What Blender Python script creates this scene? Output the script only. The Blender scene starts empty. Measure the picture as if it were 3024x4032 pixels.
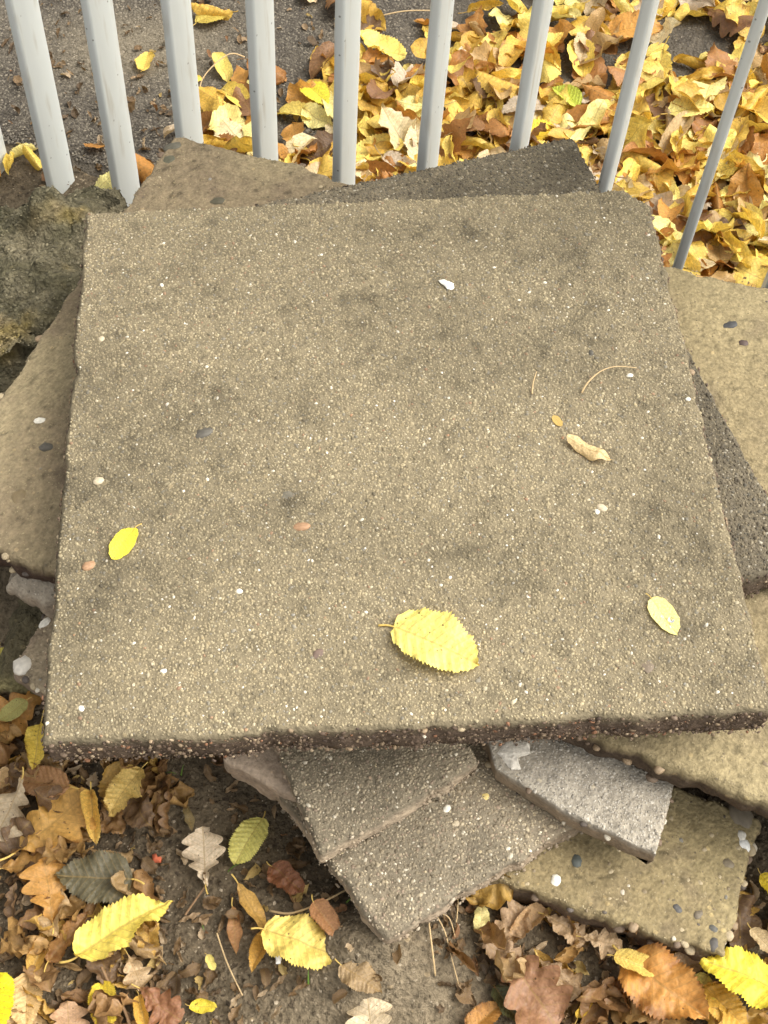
import bpy, math, random
import numpy as np
from mathutils import Matrix, Vector

# ------------------------------------------------------------------ camera, sky, sun, exposure
SC = bpy.context.scene
COL = SC.collection
rad = math.radians
cam_data = bpy.data.cameras.new('camera')
cam_data.sensor_fit = 'VERTICAL'
cam_data.sensor_height = 24.0
cam_data.lens = 24.0 * 4950 / 4032
cam_data.clip_start = 0.01
cam_data.clip_end = 500
cam = bpy.data.objects.new('camera', cam_data)
COL.objects.link(cam)
right = Vector((0.99938903, -0.02940442, -0.01889286))
down = Vector((-0.03495082, -0.84079429, -0.54022533))
fwd = Vector((0.0, 0.54055559, -0.8413083))
cam.matrix_world = Matrix(((right.x, -down.x, -fwd.x, -0.00153), (right.y, -down.y, -fwd.y, -0.70502),
                           (right.z, -down.z, -fwd.z, 1.2095), (0, 0, 0, 1)))
SC.camera = cam

SUN_AZ, SUN_EL = rad(95), rad(52)      # azimuth measured from +Y towards +X
world = bpy.data.worlds.new('World')
SC.world = world
world.use_nodes = True
wn = world.node_tree
sky = wn.nodes.new('ShaderNodeTexSky')
sky.sky_type = 'NISHITA'
sky.sun_disc = False
sky.sun_elevation = SUN_EL
sky.sun_rotation = SUN_AZ
sky.dust_density = 6.0
sky.ozone_density = 0.6
hs = wn.nodes.new('ShaderNodeHueSaturation')
hs.inputs['Saturation'].default_value = 0.0      # thin overcast: a whiter sky
wn.links.new(sky.outputs[0], hs.inputs['Color'])
wn.links.new(hs.outputs[0], wn.nodes['Background'].inputs[0])
wn.nodes['Background'].inputs[1].default_value = 0.15
sun_d = bpy.data.lights.new('sun', 'SUN')
sun_d.energy = 1.0
sun_d.angle = rad(50)
sun_d.color = (1.0, 0.87, 0.66)
sun = bpy.data.objects.new('sun', sun_d)
COL.objects.link(sun)
sdir = Vector((math.sin(SUN_AZ) * math.cos(SUN_EL), math.cos(SUN_AZ) * math.cos(SUN_EL), math.sin(SUN_EL)))
sun.rotation_euler = sdir.to_track_quat('Z', 'Y').to_euler()
sun.location = sdir * 6
SC.view_settings.view_transform = 'Standard'
SC.view_settings.look = 'None'
SC.view_settings.gamma = 1
SC.view_settings.use_curve_mapping = False
SC.view_settings.exposure = 1.0

# ------------------------------------------------------------------ numpy helpers
def _hash(ix, iy, iz, seed):
    h = (ix * 374761393 + iy * 668265263 + iz * 2147483647 + seed * 974634533) & 0xffffffff
    h = ((h ^ (h >> 13)) * 1274126177) & 0xffffffff
    h = h ^ (h >> 16)
    return (h & 0xffff) / 65535.0

def noise(p, scale, seed=0):
    """value noise in [-1, 1] at points p (n,3)"""
    q = np.asarray(p, float) * scale + 1000.37
    i = np.floor(q).astype(np.int64)
    f = q - i
    f = f * f * (3 - 2 * f)
    r = 0
    for dx in (0, 1):
        wx = f[:, 0] if dx else 1 - f[:, 0]
        for dy in (0, 1):
            wy = f[:, 1] if dy else 1 - f[:, 1]
            for dz in (0, 1):
                wz = f[:, 2] if dz else 1 - f[:, 2]
                r = r + wx * wy * wz * _hash(i[:, 0] + dx, i[:, 1] + dy, i[:, 2] + dz, seed)
    return r * 2 - 1

def fbm(p, scale, octs=4, seed=0, gain=0.5):
    a, t, r = 1.0, 0.0, 0
    for k in range(octs):
        r = r + a * noise(p, scale * 2 ** k, seed + k * 17)
        t += a
        a *= gain
    return r / t

def p3(x, y, z=0.0):
    x = np.asarray(x, float)
    return np.stack([x, np.asarray(y, float) + 0 * x, np.zeros_like(x) + z], -1)

def sstep(a, b, x):
    t = np.clip((x - a) / (b - a), 0, 1)
    return t * t * (3 - 2 * t)

def lerp(a, b, t):
    t = np.asarray(t)[..., None]
    return np.asarray(a) * (1 - t) + np.asarray(b) * t

def mesh_np(name, V, tris=None, quads=None, col=None, uv=None, edge=None, rnd=None, smooth=True, ngons=()):
    me = bpy.data.meshes.new(name)
    V = np.asarray(V, np.float32)
    loops, tot = [], []
    if tris is not None and len(tris):
        loops.append(np.asarray(tris).ravel()); tot.append(np.full(len(tris), 3))
    if quads is not None and len(quads):
        loops.append(np.asarray(quads).ravel()); tot.append(np.full(len(quads), 4))
    for g in ngons:
        loops.append(np.asarray(g)); tot.append(np.array([len(g)]))
    loops = np.concatenate(loops).astype(np.int32)
    tot = np.concatenate(tot).astype(np.int32)
    start = np.concatenate([[0], np.cumsum(tot)[:-1]]).astype(np.int32)
    me.vertices.add(len(V)); me.vertices.foreach_set('co', V.ravel())
    me.loops.add(len(loops)); me.loops.foreach_set('vertex_index', loops)
    me.polygons.add(len(tot)); me.polygons.foreach_set('loop_start', start); me.polygons.foreach_set('loop_total', tot)
    if smooth:
        me.polygons.foreach_set('use_smooth', np.ones(len(tot), bool))
    if col is not None:
        c = np.asarray(col, np.float32)
        if c.shape[1] == 3:
            c = np.concatenate([c, np.ones((len(c), 1), np.float32)], 1)
        at = me.attributes.new('Col', 'FLOAT_COLOR', 'POINT')
        at.data.foreach_set('color', np.clip(c, 0, 1).ravel())
    if uv is not None:
        l = me.uv_layers.new(name='UVMap')
        l.data.foreach_set('uv', np.asarray(uv, np.float32)[loops].ravel())
    for nm, arr in (('edge', edge), ('rnd', rnd)):
        if arr is not None:
            at = me.attributes.new(nm, 'FLOAT', 'POINT')
            at.data.foreach_set('value', np.asarray(arr, np.float32))
    me.update(calc_edges=True)
    me.validate()
    return me

def obj(name, me, mat=None, parent=None, label=None, cat=None, group=None, kind=None):
    o = bpy.data.objects.new(name, me)
    COL.objects.link(o)
    if mat is not None and me is not None and len(me.materials) == 0:
        me.materials.append(mat)
    if parent is not None:
        o.parent = parent
    for k, v in (('label', label), ('category', cat), ('group', group), ('kind', kind)):
        if v:
            o[k] = v
    return o

def grid_quads(nu, nv):
    i = np.arange(nu)[:, None] * (nv + 1) + np.arange(nv)[None]
    return np.stack([i, i + nv + 1, i + nv + 2, i + 1], -1).reshape(-1, 4)

def in_poly(P, poly):
    x, y = P[:, 0], P[:, 1]
    ins = np.zeros(len(P), bool)
    n = len(poly)
    for i in range(n):
        x1, y1 = poly[i]; x2, y2 = poly[(i + 1) % n]
        c = ((y1 > y) != (y2 > y)) & (x < (x2 - x1) * (y - y1) / (y2 - y1 + 1e-12) + x1)
        ins ^= c
    return ins

# ------------------------------------------------------------------ materials
def new_mat(name):
    m = bpy.data.materials.new(name)
    m.use_nodes = True
    return m, m.node_tree, m.node_tree.nodes['Principled BSDF']

def nd(t, typ, **kw):
    n = t.nodes.new(typ)
    for k, v in kw.items():
        setattr(n, k, v)
    return n

def math_n(t, op, a, b=None, c=None):
    n = nd(t, 'ShaderNodeMath', operation=op)
    for i, v in enumerate((a, b, c)):
        if v is None:
            continue
        if isinstance(v, (int, float)):
            n.inputs[i].default_value = v
        else:
            t.links.new(v, n.inputs[i])
    return n.outputs[0]

def mix_col(t, f, a, b, mode='MIX'):
    n = nd(t, 'ShaderNodeMix', data_type='RGBA', blend_type=mode)
    for i, v in ((0, f), (6, a), (7, b)):
        if isinstance(v, (int, float)):
            n.inputs[i].default_value = v
        elif isinstance(v, tuple):
            n.inputs[i].default_value = v + ((1,) if len(v) == 3 else ())
        else:
            t.links.new(v, n.inputs[i])
    return n.outputs[2]

def mineral(name, rough=0.85, fine=900, amp=0.35, bump=0.35, dist=0.0012, spec=0.25):
    """colour from the mesh's own pigment attribute, varied by fine grain, with fine relief"""
    m, t, b = new_mat(name)
    at = nd(t, 'ShaderNodeAttribute', attribute_name='Col')
    tc = nd(t, 'ShaderNodeTexCoord')
    n1 = nd(t, 'ShaderNodeTexNoise'); n1.inputs['Scale'].default_value = fine; n1.inputs['Detail'].default_value = 3
    n2 = nd(t, 'ShaderNodeTexNoise'); n2.inputs['Scale'].default_value = fine * 0.28; n2.inputs['Detail'].default_value = 4
    vo = nd(t, 'ShaderNodeTexVoronoi'); vo.inputs['Scale'].default_value = fine * 0.45
    for n in (n1, n2, vo):
        t.links.new(tc.outputs['Object'], n.inputs['Vector'])
    s = math_n(t, 'ADD', n1.outputs[0], n2.outputs[0])
    f = math_n(t, 'MULTIPLY_ADD', s, amp * 2, 1 - amp * 2)
    cm = nd(t, 'ShaderNodeCombineColor')
    for i in range(3):
        t.links.new(f, cm.inputs[i])
    col = mix_col(t, 1.0, at.outputs['Color'], cm.outputs[0], 'MULTIPLY')
    # tiny pale and dark grit
    g = math_n(t, 'GREATER_THAN', vo.outputs['Color'], 0.86)
    d = math_n(t, 'LESS_THAN', vo.outputs['Distance'], 0.32)
    gd = math_n(t, 'MULTIPLY', math_n(t, 'MULTIPLY', g, d), 0.45)
    col = mix_col(t, gd, col, mix_col(t, 1.0, col, (1.9, 1.8, 1.6), 'MULTIPLY'))
    t.links.new(col, b.inputs['Base Color'])
    b.inputs['Roughness'].default_value = rough
    b.inputs['Specular IOR Level'].default_value = spec
    bp = nd(t, 'ShaderNodeBump'); bp.inputs['Strength'].default_value = bump; bp.inputs['Distance'].default_value = dist
    h = math_n(t, 'SUBTRACT', s, math_n(t, 'MULTIPLY', vo.outputs['Distance'], 0.7))
    t.links.new(h, bp.inputs['Height'])
    t.links.new(bp.outputs[0], b.inputs['Normal'])
    return m

M_CONC = mineral('concrete', 0.9, 330, 0.42, 0.6, 0.0025)
M_GRAIN = mineral('aggregate', 0.75, 500, 0.2, 0.2, 0.0008, 0.3)
M_SOIL = mineral('soil', 0.95, 260, 0.6, 1.0, 0.004, 0.15)
M_ASPH = mineral('asphalt', 0.85, 260, 0.5, 1.0, 0.004, 0.3)
M_ROCK = mineral('mossy_concrete', 0.95, 260, 0.6, 1.0, 0.006, 0.15)

def plain_mat(name, color, rough=0.6, nscale=300, namp=0.3, bump=0.2, dist=0.0005, spec=0.4):
    m, t, b = new_mat(name)
    tc = nd(t, 'ShaderNodeTexCoord')
    n1 = nd(t, 'ShaderNodeTexNoise'); n1.inputs['Scale'].default_value = nscale; n1.inputs['Detail'].default_value = 4
    t.links.new(tc.outputs['Object'], n1.inputs['Vector'])
    lo = tuple(c * (1 - namp) for c in color); hi = tuple(min(1, c * (1 + namp)) for c in color)
    t.links.new(mix_col(t, n1.outputs[0], lo, hi), b.inputs['Base Color'])
    b.inputs['Roughness'].default_value = rough
    b.inputs['Specular IOR Level'].default_value = spec
    bp = nd(t, 'ShaderNodeBump'); bp.inputs['Strength'].default_value = bump; bp.inputs['Distance'].default_value = dist
    t.links.new(n1.outputs[0], bp.inputs['Height']); t.links.new(bp.outputs[0], b.inputs['Normal'])
    return m

def pebble_mat(name):
    m, t, b = new_mat(name)
    oi = nd(t, 'ShaderNodeObjectInfo')
    tc = nd(t, 'ShaderNodeTexCoord')
    n1 = nd(t, 'ShaderNodeTexNoise'); n1.inputs['Scale'].default_value = 2.2; n1.inputs['Detail'].default_value = 5
    t.links.new(tc.outputs['Object'], n1.inputs['Vector'])
    f = math_n(t, 'MULTIPLY_ADD', n1.outputs[0], 0.8, 0.55)
    cm = nd(t, 'ShaderNodeCombineColor')
    for i in range(3):
        t.links.new(f, cm.inputs[i])
    t.links.new(mix_col(t, 1.0, oi.outputs['Color'], cm.outputs[0], 'MULTIPLY'), b.inputs['Base Color'])
    b.inputs['Roughness'].default_value = 0.6
    b.inputs['Specular IOR Level'].default_value = 0.35
    return m
M_PEB = pebble_mat('pebble_stone')

def leaf_mat(name, stuff):
    m, t, b = new_mat(name)
    uv = nd(t, 'ShaderNodeUVMap')
    sep = nd(t, 'ShaderNodeSeparateXYZ'); t.links.new(uv.outputs[0], sep.inputs[0])
    if stuff:
        at = nd(t, 'ShaderNodeAttribute', attribute_name='Col')
        base, alpha = at.outputs['Color'], at.outputs['Alpha']
        r = nd(t, 'ShaderNodeAttribute', attribute_name='rnd').outputs['Fac']
    else:
        oi = nd(t, 'ShaderNodeObjectInfo')
        base, alpha, r = oi.outputs['Color'], oi.outputs['Alpha'], oi.outputs['Random']
    edge = nd(t, 'ShaderNodeAttribute', attribute_name='edge').outputs['Fac']
    ax = math_n(t, 'ABSOLUTE', math_n(t, 'SUBTRACT', sep.outputs[0], 0.5))
    vec = nd(t, 'ShaderNodeCombineXYZ')
    t.links.new(math_n(t, 'MULTIPLY_ADD', r, 37.0, sep.outputs[0]), vec.inputs[0])
    t.links.new(math_n(t, 'MULTIPLY_ADD', r, 53.0, sep.outputs[1]), vec.inputs[1])
    nA = nd(t, 'ShaderNodeTexNoise'); nA.inputs['Scale'].default_value = 3.2; nA.inputs['Detail'].default_value = 5; nA.inputs['Roughness'].default_value = 0.62
    nB = nd(t, 'ShaderNodeTexNoise'); nB.inputs['Scale'].default_value = 22; nB.inputs['Detail'].default_value = 4
    vo = nd(t, 'ShaderNodeTexVoronoi'); vo.inputs['Scale'].default_value = 9
    vw = nd(t, 'ShaderNodeTexVoronoi', feature='DISTANCE_TO_EDGE'); vw.inputs['Scale'].default_value = 34
    for n in (nA, nB, vo, vw):
        t.links.new(vec.outputs[0], n.inputs['Vector'])
    # blotchy tone
    tone = math_n(t, 'MULTIPLY_ADD', nB.outputs[0], 1.1, 0.45)
    cm = nd(t, 'ShaderNodeCombineColor')
    for i in range(3):
        t.links.new(tone, cm.inputs[i])
    c = mix_col(t, 1.0, base, cm.outputs[0], 'MULTIPLY')
    # browning, more at the margin; amount is per leaf
    e4 = math_n(t, 'POWER', edge, 4.0)
    bf = math_n(t, 'ADD', math_n(t, 'MULTIPLY_ADD', e4, 0.16, nA.outputs[0]), math_n(t, 'MULTIPLY_ADD', alpha, 0.5, -0.30))
    mr = nd(t, 'ShaderNodeMapRange', interpolation_type='SMOOTHSTEP')
    mr.inputs['From Min'].default_value = 0.46; mr.inputs['From Max'].default_value = 0.66
    t.links.new(bf, mr.inputs['Value'])
    brown = mix_col(t, 0.62, mix_col(t, 1.0, base, (0.42, 0.26, 0.16), 'MULTIPLY'), (0.20, 0.085, 0.022))
    c = mix_col(t, math_n(t, 'MULTIPLY', mr.outputs[0], 0.85), c, brown)
    # veins
    vv = math_n(t, 'MULTIPLY', math_n(t, 'SUBTRACT', sep.outputs[1], math_n(t, 'MULTIPLY', ax, 0.62)), 10.0)
    fr = math_n(t, 'ABSOLUTE', math_n(t, 'SUBTRACT', math_n(t, 'FRACT', vv), 0.5))
    side = math_n(t, 'LESS_THAN', fr, 0.05)
    mid = math_n(t, 'LESS_THAN', ax, 0.011)
    net = math_n(t, 'MULTIPLY', math_n(t, 'LESS_THAN', vw.outputs['Distance'], 0.05), 0.12)
    veins = math_n(t, 'MAXIMUM', math_n(t, 'MULTIPLY', side, 0.5), math_n(t, 'MAXIMUM', math_n(t, 'MULTIPLY', mid, 0.6), net))
    vcol = mix_col(t, 0.5, mix_col(t, 1.0, c, (0.62, 0.52, 0.45), 'MULTIPLY'), (0.42, 0.28, 0.08))
    c = mix_col(t, veins, c, vcol)
    # dark specks
    sp = math_n(t, 'MULTIPLY', math_n(t, 'LESS_THAN', vo.outputs['Distance'], 0.10), math_n(t, 'GREATER_THAN', nA.outputs[0], 0.47))
    c = mix_col(t, math_n(t, 'MULTIPLY', sp, 0.8), c, (0.07, 0.035, 0.012))
    t.links.new(c, b.inputs['Base Color'])
    b.inputs['Roughness'].default_value = 0.48
    b.inputs['Specular IOR Level'].default_value = 0.45
    bp = nd(t, 'ShaderNodeBump'); bp.inputs['Strength'].default_value = 0.35; bp.inputs['Distance'].default_value = 0.02
    hgt = math_n(t, 'ADD', math_n(t, 'MULTIPLY', math_n(t, 'MAXIMUM', side, mid), -0.35), math_n(t, 'MULTIPLY', nB.outputs[0], 0.2))
    t.links.new(hgt, bp.inputs['Height']); t.links.new(bp.outputs[0], b.inputs['Normal'])
    tr = nd(t, 'ShaderNodeBsdfTranslucent')
    t.links.new(mix_col(t, 1.0, c, (1.0, 0.92, 0.6), 'MULTIPLY'), tr.inputs['Color'])
    mx = nd(t, 'ShaderNodeMixShader'); mx.inputs[0].default_value = 0.28
    t.links.new(b.outputs[0], mx.inputs[1]); t.links.new(tr.outputs[0], mx.inputs[2])
    t.links.new(mx.outputs[0], t.nodes['Material Output'].inputs['Surface'])
    return m
M_LEAF = leaf_mat('leaf_blade', False)
M_LITTER = leaf_mat('leaf_blade_litter', True)
M_STEM = plain_mat('leaf_stalk', (0.55, 0.38, 0.10), 0.55, 400, 0.35)
M_STRAW = plain_mat('dry_stalk', (0.46, 0.33, 0.17), 0.7, 300, 0.3)
M_TWIG = plain_mat('brown_twig', (0.20, 0.12, 0.06), 0.8, 300, 0.4)
M_GRASS = plain_mat('grass_green', (0.12, 0.22, 0.03), 0.5, 200, 0.3)

# painted metal of the railing, weathered
def rail_mat():
    m, t, b = new_mat('grey_paint')
    tc = nd(t, 'ShaderNodeTexCoord')
    mp = nd(t, 'ShaderNodeMapping'); mp.inputs['Scale'].default_value = (1, 1, 0.18)
    t.links.new(tc.outputs['Object'], mp.inputs[0])
    oi = nd(t, 'ShaderNodeObjectInfo')
    ad = nd(t, 'ShaderNodeVectorMath', operation='ADD')
    t.links.new(mp.outputs[0], ad.inputs[0])
    cx = nd(t, 'ShaderNodeCombineXYZ')
    for i in range(3):
        t.links.new(math_n(t, 'MULTIPLY', oi.outputs['Random'], 11.0 + i), cx.inputs[i])
    t.links.new(cx.outputs[0], ad.inputs[1])
    n1 = nd(t, 'ShaderNodeTexNoise'); n1.inputs['Scale'].default_value = 60; n1.inputs['Detail'].default_value = 5
    t.links.new(ad.outputs[0], n1.inputs['Vector'])
    vo = nd(t, 'ShaderNodeTexVoronoi'); vo.inputs['Scale'].default_value = 70
    ad2 = nd(t, 'ShaderNodeVectorMath', operation='ADD')
    t.links.new(tc.outputs['Object'], ad2.inputs[0]); t.links.new(cx.outputs[0], ad2.inputs[1])
    t.links.new(ad2.outputs[0], vo.inputs['Vector'])
    n2 = nd(t, 'ShaderNodeTexNoise'); n2.inputs['Scale'].default_value = 500; n2.inputs['Detail'].default_value = 3
    t.links.new(tc.outputs['Object'], n2.inputs['Vector'])
    c = mix_col(t, n1.outputs[0], (0.54, 0.565, 0.54), (0.62, 0.64, 0.605))
    dirt = nd(t, 'ShaderNodeMapRange'); dirt.inputs['From Min'].default_value = 0.56; dirt.inputs['From Max'].default_value = 0.74
    t.links.new(n1.outputs[0], dirt.inputs['Value'])
    c = mix_col(t, math_n(t, 'MULTIPLY', dirt.outputs[0], 0.5), c, (0.34, 0.30, 0.22))
    dots = math_n(t, 'MULTIPLY', math_n(t, 'LESS_THAN', vo.outputs['Distance'], 0.10), math_n(t, 'GREATER_THAN', vo.outputs['Color'], 0.6))
    c = mix_col(t, math_n(t, 'MULTIPLY', dots, 0.65), c, (0.10, 0.09, 0.07))
    t.links.new(c, b.inputs['Base Color'])
    b.inputs['Roughness'].default_value = 0.58
    b.inputs['Specular IOR Level'].default_value = 0.4
    bp = nd(t, 'ShaderNodeBump'); bp.inputs['Strength'].default_value = 0.18; bp.inputs['Distance'].default_value = 0.0006
    t.links.new(n2.outputs[0], bp.inputs['Height']); t.links.new(bp.outputs[0], b.inputs['Normal'])
    return m
M_RAIL = rail_mat()

# ------------------------------------------------------------------ grains, pebbles, tubes
rs = np.random.RandomState(7)

def grain_mesh(name, P, N, R, C, rng, flat=0.75, elong=0.5, simple=False):
    """many small rounded stones (a dome of a few faces each) in one mesh"""
    n = len(P)
    if simple:
        a = np.arange(5) * 2 * np.pi / 5
        base = np.concatenate([[[0.05, 0, 0.8]], np.stack([np.cos(a), np.sin(a), -0.1 + 0 * a], 1)])
        f = np.array([(0, 1 + k, 1 + (k + 1) % 5) for k in range(5)])
    else:
        a = np.arange(4) * np.pi / 2
        base = np.concatenate([[[0.05, 0, 0.9]], np.stack([0.74 * np.cos(a), 0.74 * np.sin(a), 0.58 + 0 * a], 1),
                               np.stack([1.02 * np.cos(a + .78), 1.02 * np.sin(a + .78), -0.2 + 0 * a], 1)])
        f = []
        for k in range(4):
            j = (k + 1) % 4
            f += [(0, 1 + k, 1 + j), (1 + k, 5 + k, 1 + j), (1 + j, 5 + k, 5 + j)]
        f = np.array(f)
    m = len(base)
    V = np.repeat(base[None], n, 0) * (1 + 0.36 * (rng.rand(n, m, 3) - .5))
    s = np.stack([R * (1 + elong * rng.rand(n)), R * (1 - 0.25 * rng.rand(n)), R * flat * (0.5 + 0.8 * rng.rand(n))], 1)
    V = V * s[:, None]
    th = rng.rand(n) * 2 * np.pi
    N = N / np.linalg.norm(N, axis=1)[:, None]
    up = np.where(np.abs(N[:, 2:3]) > .9, np.array([[1., 0, 0]]), np.array([[0, 0, 1.]]))
    T = np.cross(up, N); T /= np.linalg.norm(T, axis=1)[:, None]
    B = np.cross(N, T)
    T2 = T * np.cos(th)[:, None] + B * np.sin(th)[:, None]
    B2 = np.cross(N, T2)
    W = P[:, None] + V[:, :, 0:1] * T2[:, None] + V[:, :, 1:2] * B2[:, None] + V[:, :, 2:3] * N[:, None]
    F = (f[None] + (np.arange(n) * m)[:, None, None]).reshape(-1, 3)
    Cc = np.repeat(C[:, None], m, 1) * (1 + 0.12 * (rng.rand(n, m, 1) - .5))
    return mesh_np(name, W.reshape(-1, 3), tris=F, col=Cc.reshape(-1, 3))

def hexfield(x0, x1, y0, y1, step, rng, jit=0.42):
    xs = np.arange(x0, x1, step); ys = np.arange(y0, y1, step * .87)
    X, Y = np.meshgrid(xs, ys)
    X = X + (np.arange(len(ys)) % 2)[:, None] * step / 2
    P = np.stack([X.ravel(), Y.ravel()], 1)
    return P + (rng.rand(*P.shape) - .5) * 2 * jit * step

PAL_AGG = np.array([(.305, .250, .150), (.35, .290, .178), (.258, .212, .130), (.172, .143, .092), (.43, .37, .25), (.68, .62, .50), (.28, .18, .11), (.22, .195, .145), (.36, .305, .19)])
PAL_W = np.array([.31, .13, .24, .11, .03, .008, .01, .07, .09])

def agg_colors(n, rng, pal=PAL_AGG, w=PAL_W):
    c = pal[rng.choice(len(pal), n, p=w / w.sum())]
    return c * (0.86 + 0.28 * rng.rand(n, 1))

def pebble_proto(seed):
    rng = np.random.RandomState(seed)
    nu, nv = 10, 6
    th = np.linspace(0, 2 * np.pi, nu, endpoint=False)
    ph = np.linspace(0, np.pi, nv + 1)[1:-1]
    V = [(0, 0, 1)]
    for p in ph:
        for q in th:
            V.append((math.sin(p) * math.cos(q), math.sin(p) * math.sin(q), math.cos(p)))
    V.append((0, 0, -1))
    V = np.array(V)
    V = V * (1 + 0.22 * noise(V, 1.3, seed) + 0.08 * noise(V, 3.1, seed + 5))[:, None]
    V[:, 2] *= 0.6
    tri, qd = [], []
    for k in range(nu):
        j = (k + 1) % nu
        tri.append((0, 1 + k, 1 + j))
        b = 1 + (len(ph) - 1) * nu
        tri.append((len(V) - 1, b + j, b + k))
        for r in range(len(ph) - 1):
            qd.append((1 + r * nu + k, 1 + (r + 1) * nu + k, 1 + (r + 1) * nu + j, 1 + r * nu + j))
    me = mesh_np('pebble', V, tris=tri, quads=qd)
    me.materials.append(M_PEB)
    return me
PEB = [pebble_proto(s) for s in (3, 8, 21, 34, 55)]

def pebble(parent, x, y, z, r, color, rng, asp=1.3, rot=None, flat=1.0):
    """embedded stone: a part of the slab; (x,y,z) in the slab's own coordinates"""
    o = bpy.data.objects.new('pebble', PEB[rng.randint(len(PEB))])
    COL.objects.link(o)
    o.parent = parent
    o.location = (x, y, z)
    o.rotation_euler = (rng.uniform(-.2, .2), rng.uniform(-.2, .2), rng.uniform(0, 6.28) if rot is None else rot)
    o.scale = (r * asp, r, r * flat)
    o.color = tuple(color) + (1,)
    return o

def tube(pts, radii, sides=6):
    P = np.asarray(pts, float)
    n = len(P)
    r = np.broadcast_to(np.asarray(radii, float), (n,))
    T = np.gradient(P, axis=0); T /= np.linalg.norm(T, axis=1)[:, None] + 1e-12
    A = np.cross(T, [0, 0, 1.0]); A /= np.linalg.norm(A, axis=1)[:, None] + 1e-9
    B = np.cross(A, T)
    a = np.arange(sides) * 2 * np.pi / sides
    V = P[:, None] + r[:, None, None] * (np.cos(a)[None, :, None] * A[:, None] + np.sin(a)[None, :, None] * B[:, None])
    V = V.reshape(-1, 3)
    Q = []
    for i in range(n - 1):
        for k in range(sides):
            j = (k + 1) % sides
            Q.append((i * sides + k, i * sides + j, (i + 1) * sides + j, (i + 1) * sides + k))
    ng = [list(range(sides))[::-1], [(n - 1) * sides + k for k in range(sides)]]
    return V, np.array(Q), ng

def smooth_path(pts, n=16):
    P = np.asarray(pts, float)
    t = np.linspace(0, len(P) - 1, n)
    out = []
    for v in t:
        i = int(min(max(math.floor(v), 0), len(P) - 2)); f = v - i
        p0, p1, p2, p3_ = P[max(i - 1, 0)], P[i], P[i + 1], P[min(i + 2, len(P) - 1)]
        out.append(.5 * ((2 * p1) + (-p0 + p2) * f + (2 * p0 - 5 * p1 + 4 * p2 - p3_) * f * f + (-p0 + 3 * p1 - 3 * p2 + p3_) * f ** 3))
    return np.array(out)

# ------------------------------------------------------------------ ground and path
FA = rad(-22.24)                                   # direction of the railing in plan
FU = np.array([math.cos(FA), math.sin(FA)]); FN = np.array([-math.sin(FA), math.cos(FA)])   # along, away from camera
FP = np.array([-0.042, 0.57])                      # one bar's foot

def beyond(x, y):
    """distance behind the railing line"""
    return (np.asarray(x) - FP[0]) * FN[0] + (np.asarray(y) - FP[1]) * FN[1]

def stretch(a, b, step, far, k=1.35):
    c = list(np.arange(a, b, step)); s = step; lo = [a]; hi = [c[-1]]
    while hi[-1] < far:
        s *= k; hi.append(hi[-1] + s); lo.append(lo[-1] - s)
    return np.array(lo[:0:-1] + c + hi[1:])

ZB = -0.110                                        # level of the path behind the railing

def mound(x, y):
    """earth heaped against the lowest dark slab"""
    return 0.068 * np.exp(-((np.asarray(x) + .022) / .070) ** 2 - ((np.asarray(y) + .418) / .046) ** 2)

def ground_z(x, y):
    p = p3(np.ravel(x), np.ravel(y))
    front = 1 - sstep(-0.05, 0.12, beyond(p[:, 0], p[:, 1]))
    bb = beyond(p[:, 0], p[:, 1])
    z = (0.25 + .75 * front) * (0.007 * fbm(p, 9, 3, 3) + 0.005 * fbm(p, 45, 3, 5)) - 0.012 * (1 - front) + ZB * sstep(-.32, -.06, bb) + mound(p[:, 0], p[:, 1])
    return z.reshape(np.shape(x))

xs = stretch(-0.60, 0.60, 0.006, 60); ys = stretch(-0.62, 0.75, 0.006, 60)
GX, GY = np.meshgrid(xs, ys, indexing='ij')
gp = p3(GX.ravel(), GY.ravel())
gz = ground_z(GX, GY).ravel()
t1 = sstep(-.5, .6, fbm(gp, 7, 4, 31)); t2 = sstep(.05, .6, fbm(gp, 4, 3, 47))
gc = lerp((.068, .052, .034), (.135, .105, .067), t1)
gc = lerp(gc, np.array((.20, .16, .105)), np.clip(t2 * .35 + .75 * np.exp(-((gp[:, 0] - .005) / .10) ** 2 - ((gp[:, 1] + .46) / .06) ** 2), 0, 1))
gp[:, 2] = gz
ground = obj('ground', mesh_np('ground', gp, quads=grid_quads(len(xs) - 1, len(ys) - 1), col=gc), M_SOIL, kind='structure')

# asphalt path behind the railing: one sheet with an irregular edge and its chippings
u_ = stretch(-0.85, 0.95, 0.006, 40); v_ = np.concatenate([np.arange(0, 1.1, .006), 1.1 + np.cumsum(.006 * 1.3 ** np.arange(1, 30))])
PU, PV = np.meshgrid(u_, v_, indexing='ij')
e0 = 0.045 + 0.03 * noise(p3(PU.ravel(), 0 * PU.ravel()), 11, 2).reshape(PU.shape)
PVV = PV + e0 * np.exp(-PV * 6)
px = FP[0] + PU * FU[0] + PVV * FN[0]; py = FP[1] + PU * FU[1] + PVV * FN[1]
pp = p3(px.ravel(), py.ravel())
pz = 0.002 * fbm(pp, 14, 3, 8) + 0.0012 * noise(pp, 170, 9) - 0.014 * np.exp(-PV.ravel() * 60)
pal = sstep(.1, .55, fbm(pp, 5, 3, 12))
pc = lerp((.060, .050, .038), (.10, .084, .062), sstep(-.5, .5, fbm(pp, 20, 3, 4)))
worn = np.exp(-(((px.ravel() + .37) / .15) ** 2 + ((py.ravel() - 1.07) / .09) ** 2) ** 1.5)      # pale sandy patch
pc = lerp(pc, np.array((.27, .225, .15)), np.clip(worn * .5 + .10 * pal, 0, 1))
pp[:, 2] = pz + ZB
path = obj('path', mesh_np('path', pp, quads=grid_quads(len(u_) - 1, len(v_) - 1), col=pc), M_ASPH, kind='structure')
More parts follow.
